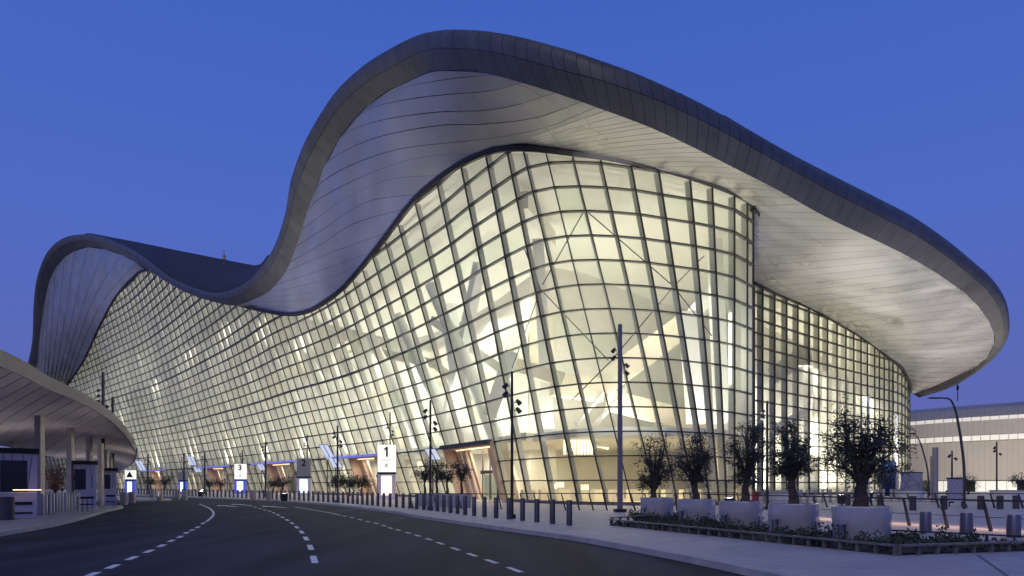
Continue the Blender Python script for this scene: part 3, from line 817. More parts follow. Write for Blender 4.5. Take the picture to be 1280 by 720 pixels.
# entrance portals cut through the lowest three rows
for pi_, (ia, ib) in enumerate(ports):
    x0, x1 = cols[ia], cols[ib]; n = nrm((x0+x1)/2); dp = 1.3
    t0, t1 = W1(x0, HZ), W1(x1, HZ); b0, b1 = W1(x0, 0), W1(x1, 0); dv = n*dp
    b = MB(); th = .25; up = Vector((0, 0, .3)); sd_ = (t1 - t0).normalized()
    # jambs and soffit as solid lining, blades in front
    b.hexa([b0 - n*.5, b0 + sd_*th - n*.5, b0 + sd_*th + dv, b0 + dv], [t0 - n*.5, t0 + sd_*th - n*.5, t0 + sd_*th + dv, t0 + dv])
    b.hexa([b1 - sd_*th - n*.5, b1 - n*.5, b1 + dv, b1 - sd_*th + dv], [t1 - sd_*th - n*.5, t1 - n*.5, t1 + dv, t1 - sd_*th + dv])
    b.hexa([t0 - up - n*.5, t1 - up - n*.5, t1 - up + dv, t0 - up + dv], [t0 - n*.5, t1 - n*.5, t1 + dv, t0 + dv])
    pt = b.obj('entrance_portal', M['wood'], term, recalc=True); shift(pt)
    # back screen made of timber slats with the doors in it
    ns = max(6, int((x1 - x0)/4)); wdt = (b1 - b0).length
    for k in range(ns):
        u = (k + .5)/ns
        if .36 < u < .70: continue
        a = b0.lerp(b1, u) + n*(dp - .3 - (k % 2)*.25); c = t0.lerp(t1, u) + n*(dp - .3 - (k % 2)*.25)
        s = sd_ * wdt/ns*.40
        q = MB(); q.hexa([a - s, a + s, a + s + n*.2, a - s + n*.2], [c - s - up, c + s - up, c + s + n*.2 - up, c - s + n*.2 - up]); q.obj('slat', M['wood'], pt, recalc=True)
    for u in (.45, .60):
        a = b0.lerp(b1, u) + n*(dp - .5); s = sd_*wdt*.07; hh = Vector((0, 0, 2.7))
        q = MB(); q.hexa([a - s, a + s, a + s + n*.06, a - s + n*.06], [a - s + hh, a + s + hh, a + s + n*.06 + hh, a - s + n*.06 + hh]); q.obj('glass_door', M['glass_door'], pt, recalc=True)
    a = b0.lerp(b1, .525) + n*(dp - .8); s = sd_*wdt*.16
    q = MB(); q.hexa([a - s + Vector((0,0,2.75)), a + s + Vector((0,0,2.75)), a + s + n*.4 + Vector((0,0,2.75)), a - s + n*.4 + Vector((0,0,2.75))], [a - s + Vector((0,0,3.1)), a + s + Vector((0,0,3.1)), a + s + n*.4 + Vector((0,0,3.1)), a - s + n*.4 + Vector((0,0,3.1))]); q.obj('door_header', M['dark'], pt, recalc=True)
    for u in (.37, .525, .68):
        a = b0.lerp(b1, u) + n*(dp - .6); q = MB(); q.tube([a, a + Vector((0, 0, 5.2))], .09, 4, sq=True); q.obj('door_post', M['dark'], pt)
    q = MB(); a, c = t0.lerp(t1, .1) + n*.7 - up*1.15, t0.lerp(t1, .9) + n*.7 - up*1.15; q.tube([a, c], .05, 6); q.obj('led_strip', M['warm_led'], pt)
    ld = bpy.data.lights.new('portal_light', 'AREA'); ld.energy = 150 + wdt*14; ld.size = 2.0; ld.color = (1, .76, .56)
    lo = bpy.data.objects.new('portal_light', ld); COL.objects.link(lo); lo.location = (t0 + t1)/2 + n*.8 - Vector((0, 0, .5))
    hm = M['blue_led'] if pi_ else M['frame']
    a, c = W1(cols[max(ia - (2 if pi_ else 0), 0)], HZ), W1(cols[min(ib + (1 if pi_ else 0), nb-1)], HZ); v = Vector((0, 0, .14 if pi_ else .2))
    q = MB(); q.hexa([a - n*.8 - v, c - n*.8 - v, c - n*.3 - v, a - n*.3 - v], [a - n*.8 + v, c - n*.8 + v, c - n*.3 + v, a - n*.3 + v]); q.obj('header_bar', hm, pt, recalc=True)

for i, x in enumerate([110,150,190,230,270,312,355,398,440,480,520,560]):
    n = nrm(x); p = W1(x, 0) + n*6.5; zt = Zt(x); e = 1.0*zt/30
    p.z = 7.3; area(p, 1120*e, 3, (R(180), 0, 0), (1, .975, .90))
    f_ = W1(x, zt*.36) + n*1.2; lo = area(f_, 290*e, 4, (0, 0, 0), (1, .975, .90)); lo.rotation_euler = n.to_track_quat('-Z', 'Y').to_euler()  # second light: added unseen fill inside the glass, brightens columns and slab edge
    q = Vector((p.x, p.y, 5.4)); area(q, 420, 4, (0, 0, 0), (1, .92, .76))
    q = p + n*1; q.z = zt*.84; q.x -= .2*zt*.3; area(q, 1150*e, 4, (0, 0, 0), (1, .975, .90))
area((10, 72, 8.2), 1700, 10, (R(180), 0, 0), (1, .95, .86)); area((14, 68, 21), 900, 8, (0, 0, 0), (1, .93, .80)); area((10, 63, 5.3), 900, 8, (0, 0, 0), (1, .84, .60)); area((14, 72, 5.3), 900, 8, (0, 0, 0), (1, .84, .60)); area((0, 72, 5.3), 700, 6, (0, 0, 0), (1, .84, .60))
area((18, 64, 7.5), 420, 5, (R(180), 0, 0), (1, .95, .86)); area((3, 72, 7.5), 650, 6, (R(180), 0, 0), (1, .95, .86))
area((9, 55.5, 11), 650, 6, (R(90), 0, 0), (1, .95, .86)); area((16, 57, 13), 450, 6, (R(90), 0, 0), (1, .95, .86)); area((48, 106, 9), 900, 5, (R(90), 0, R(-40)), (1, .94, .82)); area((62, 121, 8), 700, 5, (R(90), 0, R(-40)), (1, .94, .82))  # added unseen fills just inside the glass, facing inward
area((44, 108, 20), 1800, 6, (0, 0, 0), (1, .95, .84)); area((60, 121, 17), 1300, 6, (0, 0, 0), (1, .95, .84)); area((46, 112, 1), 5200, 8, (R(180), 0, 0), (1, .93, .78)); area((66, 128, 1), 1800, 6, (R(180), 0, 0), (1, .93, .78))
# roof-wash floodlights at the foot of the glass
def aim(lo, tgt): lo.rotation_euler = (Vector(tgt) - lo.location).to_track_quat('-Z', 'Y').to_euler()
for p, t, e in [((28, 58, .6), (34, 66, 24), 1100), ((34, 70, .6), (40, 76, 24), 1200), ((42, 80, .6), (50, 84, 24), 1300), ((50, 89, .6), (60, 94, 24), 1300), ((60, 98, .6), (70, 104, 22), 1300), ((69, 108, .6), (79, 115, 22), 1300), ((78, 120, .6), (86, 126, 22), 1100), ((14, 44, .6), (14, 47, 24), 900), ((-22, 66, .6), (-18, 74, 30), 2600), ((-42, 92, .6), (-38, 105, 42), 4200), ((-112, 170, .6), (-120, 200, 60), 5200)]:
    ld = bpy.data.lights.new('roof_wash_light', 'SPOT'); ld.energy = e*(15 if p[0] > 12 else 9); ld.spot_size = R(125 if p[0] > 12 else 95); ld.spot_blend = 1; ld.shadow_soft_size = .12; ld.color = (1, .98, .98)
    lo = bpy.data.objects.new('roof_wash_light', ld); COL.objects.link(lo); lo.location = (p[0], p[1], .32); aim(lo, t)
    b = MB(); b.lathe((p[0], p[1], 0), [(.30, 0), (.34, .75), (.30, .75), (.26, .1), (0, .1)], 14); b.obj('uplight_housing', M['dark'], term).location = INV
# finial on the roof
q = MB(); c = P(280, 328, 190); q.lathe(c, [(.9, 0), (.9, .7), (.45, 1.0), (.4, 2.0), (.12, 2.4), (.08, 3.6)], 10); o = q.obj('roof_finial', M['gold'], term); shift(o)

# ================================================================== canopy on the left
CP = [(-60,436,17,-260,530,30),(-25,446,19.5,-190,535,34),(0,455.5,21.5,-130,540,38),(31,469,24.5,-80,545,43),(58,483.6,28,-40,551,50),(89,496.5,32,0,557,60),(117,510.5,37,35,564,71),(140,526,43,66,571,80),(155.6,542,50,92,576,87),(165,555,57,110,579,91),(169,565.5,66,125,582,95),(165.5,577,77,134,584,98),(157,584.5,88,140,587,100),(146,590,100,144,590,101.5)]
canopy = thing('kerbside_canopy', 'low curved canopy with pale ribbed underside on columns, at far left', 'canopy', (0, 0, 0))
cp3 = resample([tuple(P(*q[:3])) + tuple(P(*q[3:])) for q in catmull(CP, 8)], 61) if False else None
cpd = catmull(CP, 10); idx_ = [lerp(0, len(cpd) - 1, k/60) for k in range(61)]; cps = [tuple(lerp(a, b_, i_ - int(i_)) for a, b_ in zip(cpd[int(i_)], cpd[min(int(i_) + 1, len(cpd)-1)])) for i_ in idx_]
ce3 = [P(*q[:3]) for q in cps]; ci3 = [P(*q[3:]) for q in cps]
ce3 = [Vector(p) for p in ce3]; ci3 = [Vector(p) for p in ci3]
# seams run from the rear edge forward
NB = 30
for k in range(NB):
    a0, a1 = ce3[2*k], ce3[2*k+2]; c0, c1 = ci3[2*k], ci3[2*k+2]; e = .03
    b = MB(); rows_ = []
    for j in range(5):
        t = j/4; hump = Vector((0, 0, .25*math.sin(math.pi*t)))
        p, q = a0.lerp(c0, t) + hump, a1.lerp(c1, t) + hump; g_ = .075/max((q-p).length, .06); g_ = min(g_, .25)
        rows_.append((p.lerp(q, g_), q.lerp(p, g_)))
    for (p, q), (p2, q2) in zip(rows_, rows_[1:]): b.hexa([p, q, q2, p2], [v + Vector((0, 0, .06)) for v in (p, q, q2, p2)])
    b.obj('soffit_panel', M['canopy_soffit'], canopy, recalc=True)
b = MB()
for k in range(60):
    p, q, r_, s_ = ce3[k], ce3[k+1], ci3[k+1], ci3[k]; up = Vector((0, 0, .42)); lo_ = Vector((0, 0, .34))
    b.quad(p + up, q + up, r_ + up, s_ + up); b.quad(p + lo_, q + lo_, r_ + lo_, s_ + lo_)
b.obj('canopy_roof', M['rooftop'], canopy)
b = MB()
for k in range(60):
    p, q = ce3[k], ce3[k+1]; t = (q - p).normalized(); n = Vector((t.y, -t.x, 0)).normalized()
    if n.dot(Vector((0, 0, 0)) - p) < 0: n = -n
    b.hexa([p - Vector((0,0,.06)), q - Vector((0,0,.06)), q - n*.2, p - n*.2], [p + n*.12 + Vector((0,0,.42)), q + n*.12 + Vector((0,0,.42)), q - n*.2 + Vector((0,0,.43)), p - n*.2 + Vector((0,0,.43))])
b.obj('edge_trim', M['canopy_edge'], canopy, recalc=True, smooth=True)
b = MB()
for k in range(60):
    p, q = ce3[k] + Vector((0,0,.12)), ce3[k+1] + Vector((0,0,.12)); r_, s_ = ci3[k+1] + Vector((0,0,.12)), ci3[k] + Vector((0,0,.12))
    pm, qm = (p + s_)/2 + Vector((0,0,.3)), (q + r_)/2 + Vector((0,0,.3)); b.quad(p, q, qm, pm); b.quad(pm, qm, r_, s_)
b.obj('panel_backing', M['black'], canopy)
for px, D, w_, yt in [(49.5,36,.19,531),(88,47,.19,544),(111.8,56,.19,555),(126,52,.17,563),(133,64,.18,570),(138,71,.18,576),(17,58,.18,548)]:
    c = GX(px, D); zt = H + (HOR - yt + 3)/F*D + .35; b = MB()
    b.tube([c, c + Vector((0, 0, zt))], w_*1.25, 4, sq=True); b.obj('column', M['column'], canopy)
for p_, e_ in (((-15, 26, .3), 60), ((-21, 40, .3), 90), ((-34, 46, .3), 90), ((-36, 66, .3), 110), ((-50, 80, .3), 110)):
    area(p_, e_, 1.5, (R(180), 0, 0), (1, .88, .84), 'canopy_fill_light')  # added unseen lights, put in to brighten the canopy underside

# kiosks
def kiosk(px0, px1, D, ztop, scr, label):
    a, c = GX(px0, D), GX(px1, D); wd = (c.x - a.x)/1.2; cx = (a.x + c.x)/2
    t = thing('service_kiosk', label, 'kiosk', (cx, D, 0), math.atan2(-cx, D), 'kiosks under the canopy')
    b = MB(); b.box((0, .95, ztop/2), (wd, 1.9, ztop)); b.obj('body', M['kiosk'], t)
    b = MB(); b.box((0, .9, ztop + .12), (wd + .15, 2.2, .26)); b.obj('roof_band', M['black'], t)
    b = MB(); b.box((0, .75, .62), (wd - .05, 2.1, 1.2)); b.obj('counter', M['kiosk'], t)
    b = MB(); b.box((scr[0]*wd, -.04, ztop*.64), (scr[1]*wd, .1, ztop*.50)); b.obj('window', M['kiosk_dark'], t)
    b = MB(); b.box((0, -.02, 1.23), (wd - .02, .75, .06)); b.obj('counter_top', M['white'], t)
    for z_, h_ in ((.72, .14), (.26, .08)):
        b = MB(); b.box((.04*wd, -.325, z_), (wd*.72, .03, h_)); b.obj('dark_stripe', M['black'], t)
    for k in range(5):
        b = MB(); u = -.5 + (k + .5)/5; b.tube([((u)*wd, -.012, ztop - .05), (u*wd + (.2 if k % 2 else -.2), -.012, 1.35)], .012, 4); b.obj('panel_line', M['dark'], t)
    return t
kiosk(-14, 46, 32.5, 3.1, (.02, .55), 'lavender kiosk with large dark screen nearest the camera, cut by left edge')
kiosk(92, 121, 47, 3.0, (-.22, .50), 'lavender kiosk with tall dark window, middle of the three under the canopy')
kiosk(129, 146, 54.6, 2.7, (-.2, .45), 'small lavender kiosk, farthest of the three under the canopy')
q = MB(); q.box((-22.9, 32.25, 1.36), (1.1, .05, .035), R(35)); tag(q.obj('counter_lamp', M['warm_led']), 'thin warm light strip at the foot of the nearest kiosk window', 'light strip')

# gate posts in front of the kiosks
def post(name, r_, h_, m, cap=None):
    b = MB(); b.lathe((0, 0, 0), [(r_, 0), (r_, h_ - .02), (r_*.86, h_), (0, h_)], 14); return b
bp = post('x', .095, 1.12, None).obj('barrier_post', M['column'], smooth=True)
pl = [(53,645),(57,644),(62,643.5),(66,642.5),(70,642),(73.5,641),(77.5,640.5),(82,640),(85,639),(88.5,638.5),(92,638),(95,637.4),(98,637)]
tag(bp, 'pale cylindrical barrier post in the short row between the kiosks', 'barrier post', 'pale barrier posts between the kiosks'); bp.location = G(*pl[0])
for q in pl[1:]:
    o = bp.copy(); COL.objects.link(o); o.location = G(*q)
rl = thing('hoop_rail', 'thin black hoop rail beside the middle kiosk', 'rail', G(106, 639))
for k in range(4):
    b = MB(); x_ = -.45 + k*.3; b.tube([(x_, 0, 0), (x_, 0, .85)], .02, 6); b.obj('upright', M['black'], rl)
b = MB(); b.tube([(-.45, 0, .8), (.45, 0, .8)], .02, 6); b.obj('top_bar', M['black'], rl)
bp2 = post('x', .32, 1.05, None).obj('steel_bollard', M['bollard'], smooth=True); bp2.location = G(8, 650)
tag(bp2, 'dark wide bollard at the far left beside the nearest kiosk counter', 'bollard')

# ================================================================== bollards along the kerb
bc = catmull([(2.26,26.9),(.3,30.8),(-2.1,35.5),(-5.4,43.2),(-10,51.5),(-16.6,62.6),(-28,77.5),(-41,91.5),(-58,109),(-75,125)], 12)
tot = sum((Vector(a)-Vector(c)).length for a, c in zip(bc, bc[1:]))
bpos = resample(bc, int(tot/1.3))
proto = post('b', .115, 1.0, None).obj('bollard', M['bollard'], smooth=True)
tag(proto, 'dark slim cylindrical bollard in the long row along the kerb', 'bollard', 'dark bollards along the forecourt kerb'); proto.location = (*bpos[0], 0)
for k, q in enumerate(bpos[1:]):
    o = proto.copy(); COL.objects.link(o); o.location = (q[0], q[1], 0)
# loose pale bollards on the far pavement
pr = post('b', .28, 1.0, None).obj('pale_bollard', M['column'], smooth=True)
tag(pr, 'stout pale bollard standing loose on the far pavement', 'bollard', 'loose pale bollards on the far pavement'); pr.location = G(190.7, 623)
for q in [(200,626),(222,625),(231,625.5),(316,624.5),(336,625.6),(165,629),(155,631)]:
    o = pr.copy(); COL.objects.link(o); o.location = G(*q)

# ================================================================== lamp masts
def mast(px, D, h_, label, lamps=4, r0=.11, cat='lamp mast', group=None, m='dark'):
    t = thing('floodlight_mast', label, cat, GX(px, D), 0, group)
    b = MB(); b.tube([(0, 0, 0), (0, 0, h_)], [r0*1.2, r0*.9], 4, sq=True); b.obj('pole', M[m], t)
    b = MB(); b.box((0, 0, .1), (r0*4, r0*4, .2)); b.obj('base', M['dark'], t)
    for k in range(lamps):
        s = -1 if k < (lamps + 1)//2 else 1; z_ = h_*(.90 - .055*k) if h_ < 9 else h_*(.86 - .04*k)
        R_ = Matrix.Rotation(R(35)*s, 3, 'Y'); b = MB()
        b.tube([(s*r0, 0, z_), (s*(r0 + .12), -.02, z_)], .025, 6)
        c = Vector((s*(r0 + .2), -.05, z_)); b.tube([c + Vector((-s*.06, 0, .10)), c + Vector((s*.09, -.08, -.10))], [.08, .12], 10); b.obj('floodlight', M['dark'], t)
    return t
mast(775, 40, 11.0, 'tall square lavender-grey mast with floodlights, before the glass front', 4, .17, m='mast_grey')
mast(640, 32.5, 7.0, 'dark slim floodlight mast just right of the wooden entrance', 4, .09)
mast(538, 43.5, 7.0, 'dark slim floodlight mast beside the small olive trees', 4, .09)
mast(487.6, 78, 9.9, 'dark slim floodlight mast just behind sign 1', 4, .09)
mast(422, 62, 7.0, 'dark slim floodlight mast between sign 1 and sign 2', 4, .10)
mast(384, 102, 9.1, 'dark slim floodlight mast rising behind sign 2', 4, .11)
mast(332, 85, 7.0, 'dark slim floodlight mast midway between the grey unlit sign and the lit sign on blue', 3, .12)
mast(303, 127, 8.1, 'dark slim floodlight mast rising behind the lit sign on a blue base', 3, .13)
mast(256, 115, 7.0, 'dark slim floodlight mast left of sign 3', 3, .14)
mast(230, 118, 7.0, 'dark slim floodlight mast above the unlit sign block', 3, .14)
mast(185, 120, 7.0, 'dark slim floodlight mast farthest left on the forecourt', 3, .14)
mast(129, 57, 11.0, 'tall mast with clustered floodlights above the canopy, the left one', 6, .13)
mast(141, 73, 11.0, 'tall mast with clustered floodlights above the canopy, the right one', 5, .15)
mast(959, 44, 7.0, 'dark slim floodlight mast between the planted olive trees', 4, .09)
mast(1246, 70, 6.0, 'thin floodlight mast before the pier at far right', 3, .07)
mast(1190, 60, 4.6, 'short thin floodlight mast left of the notice panel', 2, .07)

# curved street lamps
def street_lamp(px, D, ypole, ytip, dxt, label):
    t = thing('street_lamp', label, 'street lamp', GX(px, D)); s = D/F
    hz = (HOR - ypole)*s + H; ht = (HOR - ytip)*s + H
    pts = catmull([(0, 0, 0), (-.01, 0, hz*.5), (-8*s, 0, hz), (-14*s, 0, lerp(hz, ht, .75)), (-20*s, 0, ht - .01), (dxt*s, 0, ht + .02)], 6)
    b = MB(); b.tube(pts, [lerp(.10, .045, k/(len(pts)-1)) for k in range(len(pts))], 8); b.obj('pole', M['bollard'], t, smooth=True)
    b = MB(); b.box((dxt*s - .25, 0, ht + .02), (.8, .22, .09)); b.obj('lamp_head', M['bollard'], t)
street_lamp(1205, 45, 525, 498, -32, 'large grey street lamp with curved neck beside the notice panel')
street_lamp(1160, 75, 558, 542, -17, 'smaller grey street lamp with curved neck near the pier corner')
t = thing('pipe_mast', 'thick pale round mast standing before the pier cladding', 'mast', GX(1169, 62))
b = MB(); b.tube([(0, 0, 0), (0, 0, 5.0)], .24, 14); b.obj('shaft', M['column'], t, smooth=True)
b = MB(); b.tube([(-.38, 0, 0), (-.38, 0, 4.2)], .08, 8); b.obj('side_pipe', M['column'], t, smooth=True)

# ================================================================== sign totems
def text_obj(s, size, m, parent, loc, name='number', ext=.01):
    cu = bpy.data.curves.new(name, 'FONT'); cu.body = s; cu.size = size; cu.align_x = 'CENTER'; cu.align_y = 'CENTER'; cu.extrude = ext; cu.offset = size*.035
    tmp = bpy.data.objects.new('tmp', cu); COL.objects.link(tmp)
    dg = bpy.context.evaluated_depsgraph_get(); me = bpy.data.meshes.new_from_object(tmp.evaluated_get(dg)); bpy.data.objects.remove(tmp)
    me.materials.clear(); me.materials.append(m); o = bpy.data.objects.new(name, me); COL.objects.link(o)
    o.parent = parent; o.rotation_euler = (R(90), 0, 0); o.location = loc; return o
def totem(px, D, w_px, yt, ym, yb, txt, face, lit, body, label, litw=.55):
    s = D/F; t = thing('sign_totem', label, 'sign', GX(px, D)); wd = w_px*s
    zt, zm, zb = [H + (HOR - y)*s for y in (yt, ym, yb)]; zb = max(zb, 0)
    b = MB(); b.box((0, .25, (zt+zm)/2), (wd, .5, zt-zm)); b.obj('sign_face', face, t)
    b = MB(); b.box((0, .25, zm - .12), (wd*1.03, .56, .22)); b.obj('divider_band', M['black'], t)
    b = MB(); b.box((0, .27, (zm - .24)/2), (wd*1.0, .5, zm - .24)); b.obj('base_block', body, t)
    b = MB(); b.box((.0, -.02, (zm - .3)*.5 + .18), (wd*litw, .06, (zm - .4)*.80)); b.obj('display', lit, t)
    if txt:
        if txt == '1':
            hh = (zt-zm)*.36; zc = lerp(zm, zt, .74); b = MB()
            b.box((wd*.03, -.012, zc), (hh*.20, .02, hh)); b.hexa([(wd*.03 - hh*.30, -.022, zc + hh*.12), (wd*.03 - hh*.098, -.022, zc + hh*.30), (wd*.03 - hh*.098, -.004, zc + hh*.30), (wd*.03 - hh*.30, -.004, zc + hh*.12)], [(wd*.03 - hh*.30, -.022, zc + hh*.29), (wd*.03 - hh*.098, -.022, zc + hh*.5), (wd*.03 - hh*.098, -.004, zc + hh*.5), (wd*.03 - hh*.30, -.004, zc + hh*.29)])
            b.obj('number', M['black'], t)
        else: text_obj(txt, (zt-zm)*.50, M['black'], t, (0, -.012, lerp(zm, zt, .74)))
        for k in range(4):
            b = MB(); b.box((-wd*.22 + k*wd*.15, -.006, lerp(zm, zt, .44)), (wd*.09, .02, .07)); b.obj('line_of_print', M['sign_off'], t)
        for a in (1, -1):
            b = MB(); b.box((0, -.006, lerp(zm, zt, .24)), (wd*.30, .02, .07), tilt=Matrix.Rotation(R(48*a), 3, 'Y')); b.obj('pictogram', M['sign_off'], t)
    return t
totem(483, 74, 22, 556, 590, 620, '1', M['sign_white'], M['sign_warm'], M['kiosk'], 'lit white sign totem with black number 1 over a warm bright display')
totem(379.5, 98, 17.5, 573, 595.5, 615, '2', M['sign_off'], M['sign_cool'], M['kiosk'], 'unlit grey sign totem with number 2 over a pale blue display')
totem(300, 122, 14, 580, 599, 616, '3', M['sign_white'], M['sign_cool'], M['blue_panel'], 'lit white sign totem with number 3 on a blue base')
totem(228, 118, 10, 590, 600, 616, '', M['sign_off'], M['sign_cool'], M['blue_panel'], 'blue glowing display block with small unlit grey top', .5)
tt = totem(162, 100, 12, 588, 599, 620, '', M['sign_white'], M['sign_cool'], M['blue_panel'], 'blue glowing block with white top and black triangle, near the canopy tip', .45)
b = MB(); b.v = [(-.5, -.02, 2.7), (.5, -.02, 2.7), (0, -.02, 3.6), (-.5, .0, 2.7), (.5, .0, 2.7), (0, .0, 3.6)]; b.f = [(0,1,2),(5,4,3),(0,3,4,1),(1,4,5,2),(2,5,3,0)]; b.obj('triangle', M['black'], tt)

# slanted illuminated banners beside the portals
bm_ = mat('banner_face', (.6, .7, .8), .4, emit=(.72, .80, 1), estr=.62)
for (px, py, wd, hp, label) in [(409, 565, 12, 20, 'slanted glowing white banner above the tree left of sign 1'), (419, 578, 13, 14, 'slanted glowing blue-white banner low beside the portal left of sign 1'), (541, 568, 15, 14, 'slanted glowing blue-white banner left of the nearest wooden portal'), (327, 584, 8, 8, 'slanted glowing banner left of the portal behind sign 2'), (240, 576, 9, 12, 'slanted glowing white banner between the two leftmost portals'), (247, 587, 8, 7, 'small slanted blue-white banner just left of the portal beyond sign 3'), (176, 582, 9, 13, 'slanted glowing banner farthest left, by the canopy tip')]:
    x_ = solve(px, py); D = Dc(x_) - 1.6; s = D/F; c = P(px, py, D); w_, h_ = wd*s/2, hp*s/2; sk = h_*.55
    t = thing('slanted_banner', label, 'banner', c)
    b = MB(); b.hexa([(-w_ + sk, 0, -h_), (w_ + sk, 0, -h_), (w_ + sk, .2, -h_), (-w_ + sk, .2, -h_)], [(-w_ - sk, 0, h_), (w_ - sk, 0, h_), (w_ - sk, .2, h_), (-w_ - sk, .2, h_)]); b.obj('frame', M['hoard'], t, recalc=True)
    for u0, u1 in ((-.85, -.15), (.1, .85)):
        b = MB(); b.hexa([(u0*w_ + sk*.9, -.05, -h_*.9), (u1*w_ + sk*.9, -.05, -h_*.9), (u1*w_ + sk*.9, -.005, -h_*.9), (u0*w_ + sk*.9, -.005, -h_*.9)], [(u0*w_ - sk*.9, -.05, h_*.9), (u1*w_ - sk*.9, -.05, h_*.9), (u1*w_ - sk*.9, -.005, h_*.9), (u0*w_ - sk*.9, -.005, h_*.9)]); b.obj('lit_face', bm_, t, recalc=True)
    b = MB(); b.tube([(0, .1, -h_ + .05), (0, .1, -c.z)], .07, 6); b.obj('post', M['dark'], t)

# ================================================================== trees
def tree_parts(t, h_, rx, rz_, ztr, nleaf, lsz, seed, lm, trunk_r=.16, lean=(0, 0), shape=1.0):
    rg = random.Random(seed); b = MB(); top = Vector((lean[0], lean[1], ztr))
    b.tube([(0, 0, 0), (lean[0]*.3 + .03, lean[1]*.3, ztr*.35), (lean[0]*.6 - .03, lean[1]*.6, ztr*.7), tuple(top)], [trunk_r*1.25, trunk_r, trunk_r*.85, trunk_r*.75], 9)
    tips = []; cz = h_ - rz_
    for k in range(13):
        a = 2*math.pi*k/13 + rg.random()*.6; rr = rx*(.35 + .6*rg.random()); zz = cz + rz_*rg.uniform(-.75, .85); q = math.sqrt(max(0, 1 - ((zz-cz)/rz_)**2)); rr *= max(q, .35)
        e = Vector((top.x + rr*math.cos(a), top.y + rr*math.sin(a), zz)); m2 = top.lerp(e, .5) + Vector((rg.uniform(-.1, .1)*rx, rg.uniform(-.1, .1)*rx, .10*rz_))
        b.tube([top - Vector((0, 0, .1)), m2, e], [trunk_r*.5, trunk_r*.26, trunk_r*.07], 6); tips += [m2, e, m2.lerp(e, .5)]
        for _ in range(5):
            e2 = e + Vector((rg.gauss(0, 1), rg.gauss(0, 1), rg.gauss(0, .9))) * rx*.24
            b.tube([m2.lerp(e, rg.random()), e2], [trunk_r*.14, trunk_r*.03], 4); tips.append(e2)
    b.obj('trunk', M['bark'], t, smooth=True)
    b = MB(); cl = []
    while len(cl) < 60:
        v = Vector((rg.uniform(-1, 1), rg.uniform(-1, 1), rg.uniform(-1, 1)))
        if .25 < v.length < 1: cl.append(Vector((top.x + v.x*rx, top.y + v.y*rx, cz + v.z*rz_)))
    cl += tips; zs_ = 0
    for k in range(nleaf):
        c = rg.choice(cl); sp_ = rx*(.11 if rg.random() < .85 else .2)
        p = c + Vector((rg.gauss(0, 1), rg.gauss(0, 1), rg.gauss(0, .8))) * sp_
        dn = rg.random()
        if p.z > cz + rz_*.2 and dn < .45: continue
        d = Vector((rg.gauss(0, 1), rg.gauss(0, 1), rg.gauss(.3, .8))).normalized() * lsz*rg.uniform(.6, 1.3); s_ = d.cross(Vector((rg.gauss(0, 1), rg.gauss(0, 1), rg.gauss(0, 1)))).normalized() * lsz*.13
        b.quad(p - d*.5, p + s_, p + d*.5, p - s_)
    b.obj('crown', lm, t)
def planter(p, r_, h_, label, grp=None):
    t = thing('round_planter', label, 'planter', p, R(58), grp); r_ = r_/1.21
    b = MB(); b.lathe((0, 0, 0), [(r_*.93, 0), (r_*.96, .05), (r_, h_ - .04), (r_*.985, h_), (r_*.90, h_), (r_*.88, h_ - .09), (0, h_ - .09)], 64, 4.0); b.obj('tub', M['planter'], t, smooth=True, recalc=True)
    b = MB(); b.lathe((0, 0, h_ - .10), [(r_*.87, 0), (r_*.87, .035), (0, .07)], 32, 4.0); b.obj('soil', M['soil'], t, smooth=True)
    return t
PL = [(821.5,33,.86),(870.5,29.3,.89),(926.5,25.6,.89),(992,22.4,.90),(1077,19.6,.92)]
ords = ['leftmost in the front row of five', 'second from left in the front row', 'middle of the front row of five', 'fourth from left in the front row', 'largest and nearest, right end of the front row']
TR = [(812,610,548,50,626),(866,603,540,53,626),(927,602,530,53,627),(988,600,528,52,630),(1083,604,514,98,632)]
for k, (px, D, r_) in enumerate(PL):
    p = GX(px, D); planter(p, r_, .99, 'glossy lavender round planter, ' + ords[k])
    s = D/F; ht = H + (HOR - TR[k][2])*s - .92; rz_ = (TR[k][1] - TR[k][2] + 6)*s/2; rx = TR[k][3]*s/2*(.98 if k < 4 else .92)
    tpos = GX(TR[k][0] + (4 if k < 4 else -8), D, .92)
    t = thing('olive_tree', ['small airy olive tree in the leftmost front planter', 'olive tree with dense dark lower crown in the second front planter', 'dark upright olive tree in the middle front planter', 'olive tree with airy top in the fourth front planter', 'large spreading olive tree in the nearest planter at right'][k], 'tree', tpos, 0)
    tree_parts(t, ht, rx*(1.02 if k < 4 else 1.12), rz_*1.03, ht - 2*rz_ + .15, [4600, 5400, 6000, 6000, 9500][k], [.14, .13, .12, .115, .12][k], 11 + k, M['leaf'], .15 if k < 4 else .19, lean=(.06*(-1)**k, 0))
    # small irrigation box on a stake beside the tub
    t = thing('service_box', 'small white service box on black legs, at the left side of ' + ['the leftmost front planter', 'the second front planter', 'the middle front planter', 'the fourth front planter', 'the largest front planter'][k], 'box', p + Vector((-r_*.92, -r_*.62, 0)))
    b = MB(); b.box((0, 0, .56), (.20, .14, .12)); b.obj('box_body', M['hoard'], t)
    for x_ in (-.08, .08): b = MB(); b.tube([(x_, 0, 0), (x_, 0, .52)], .015, 6); b.obj('leg', M['black'], t)
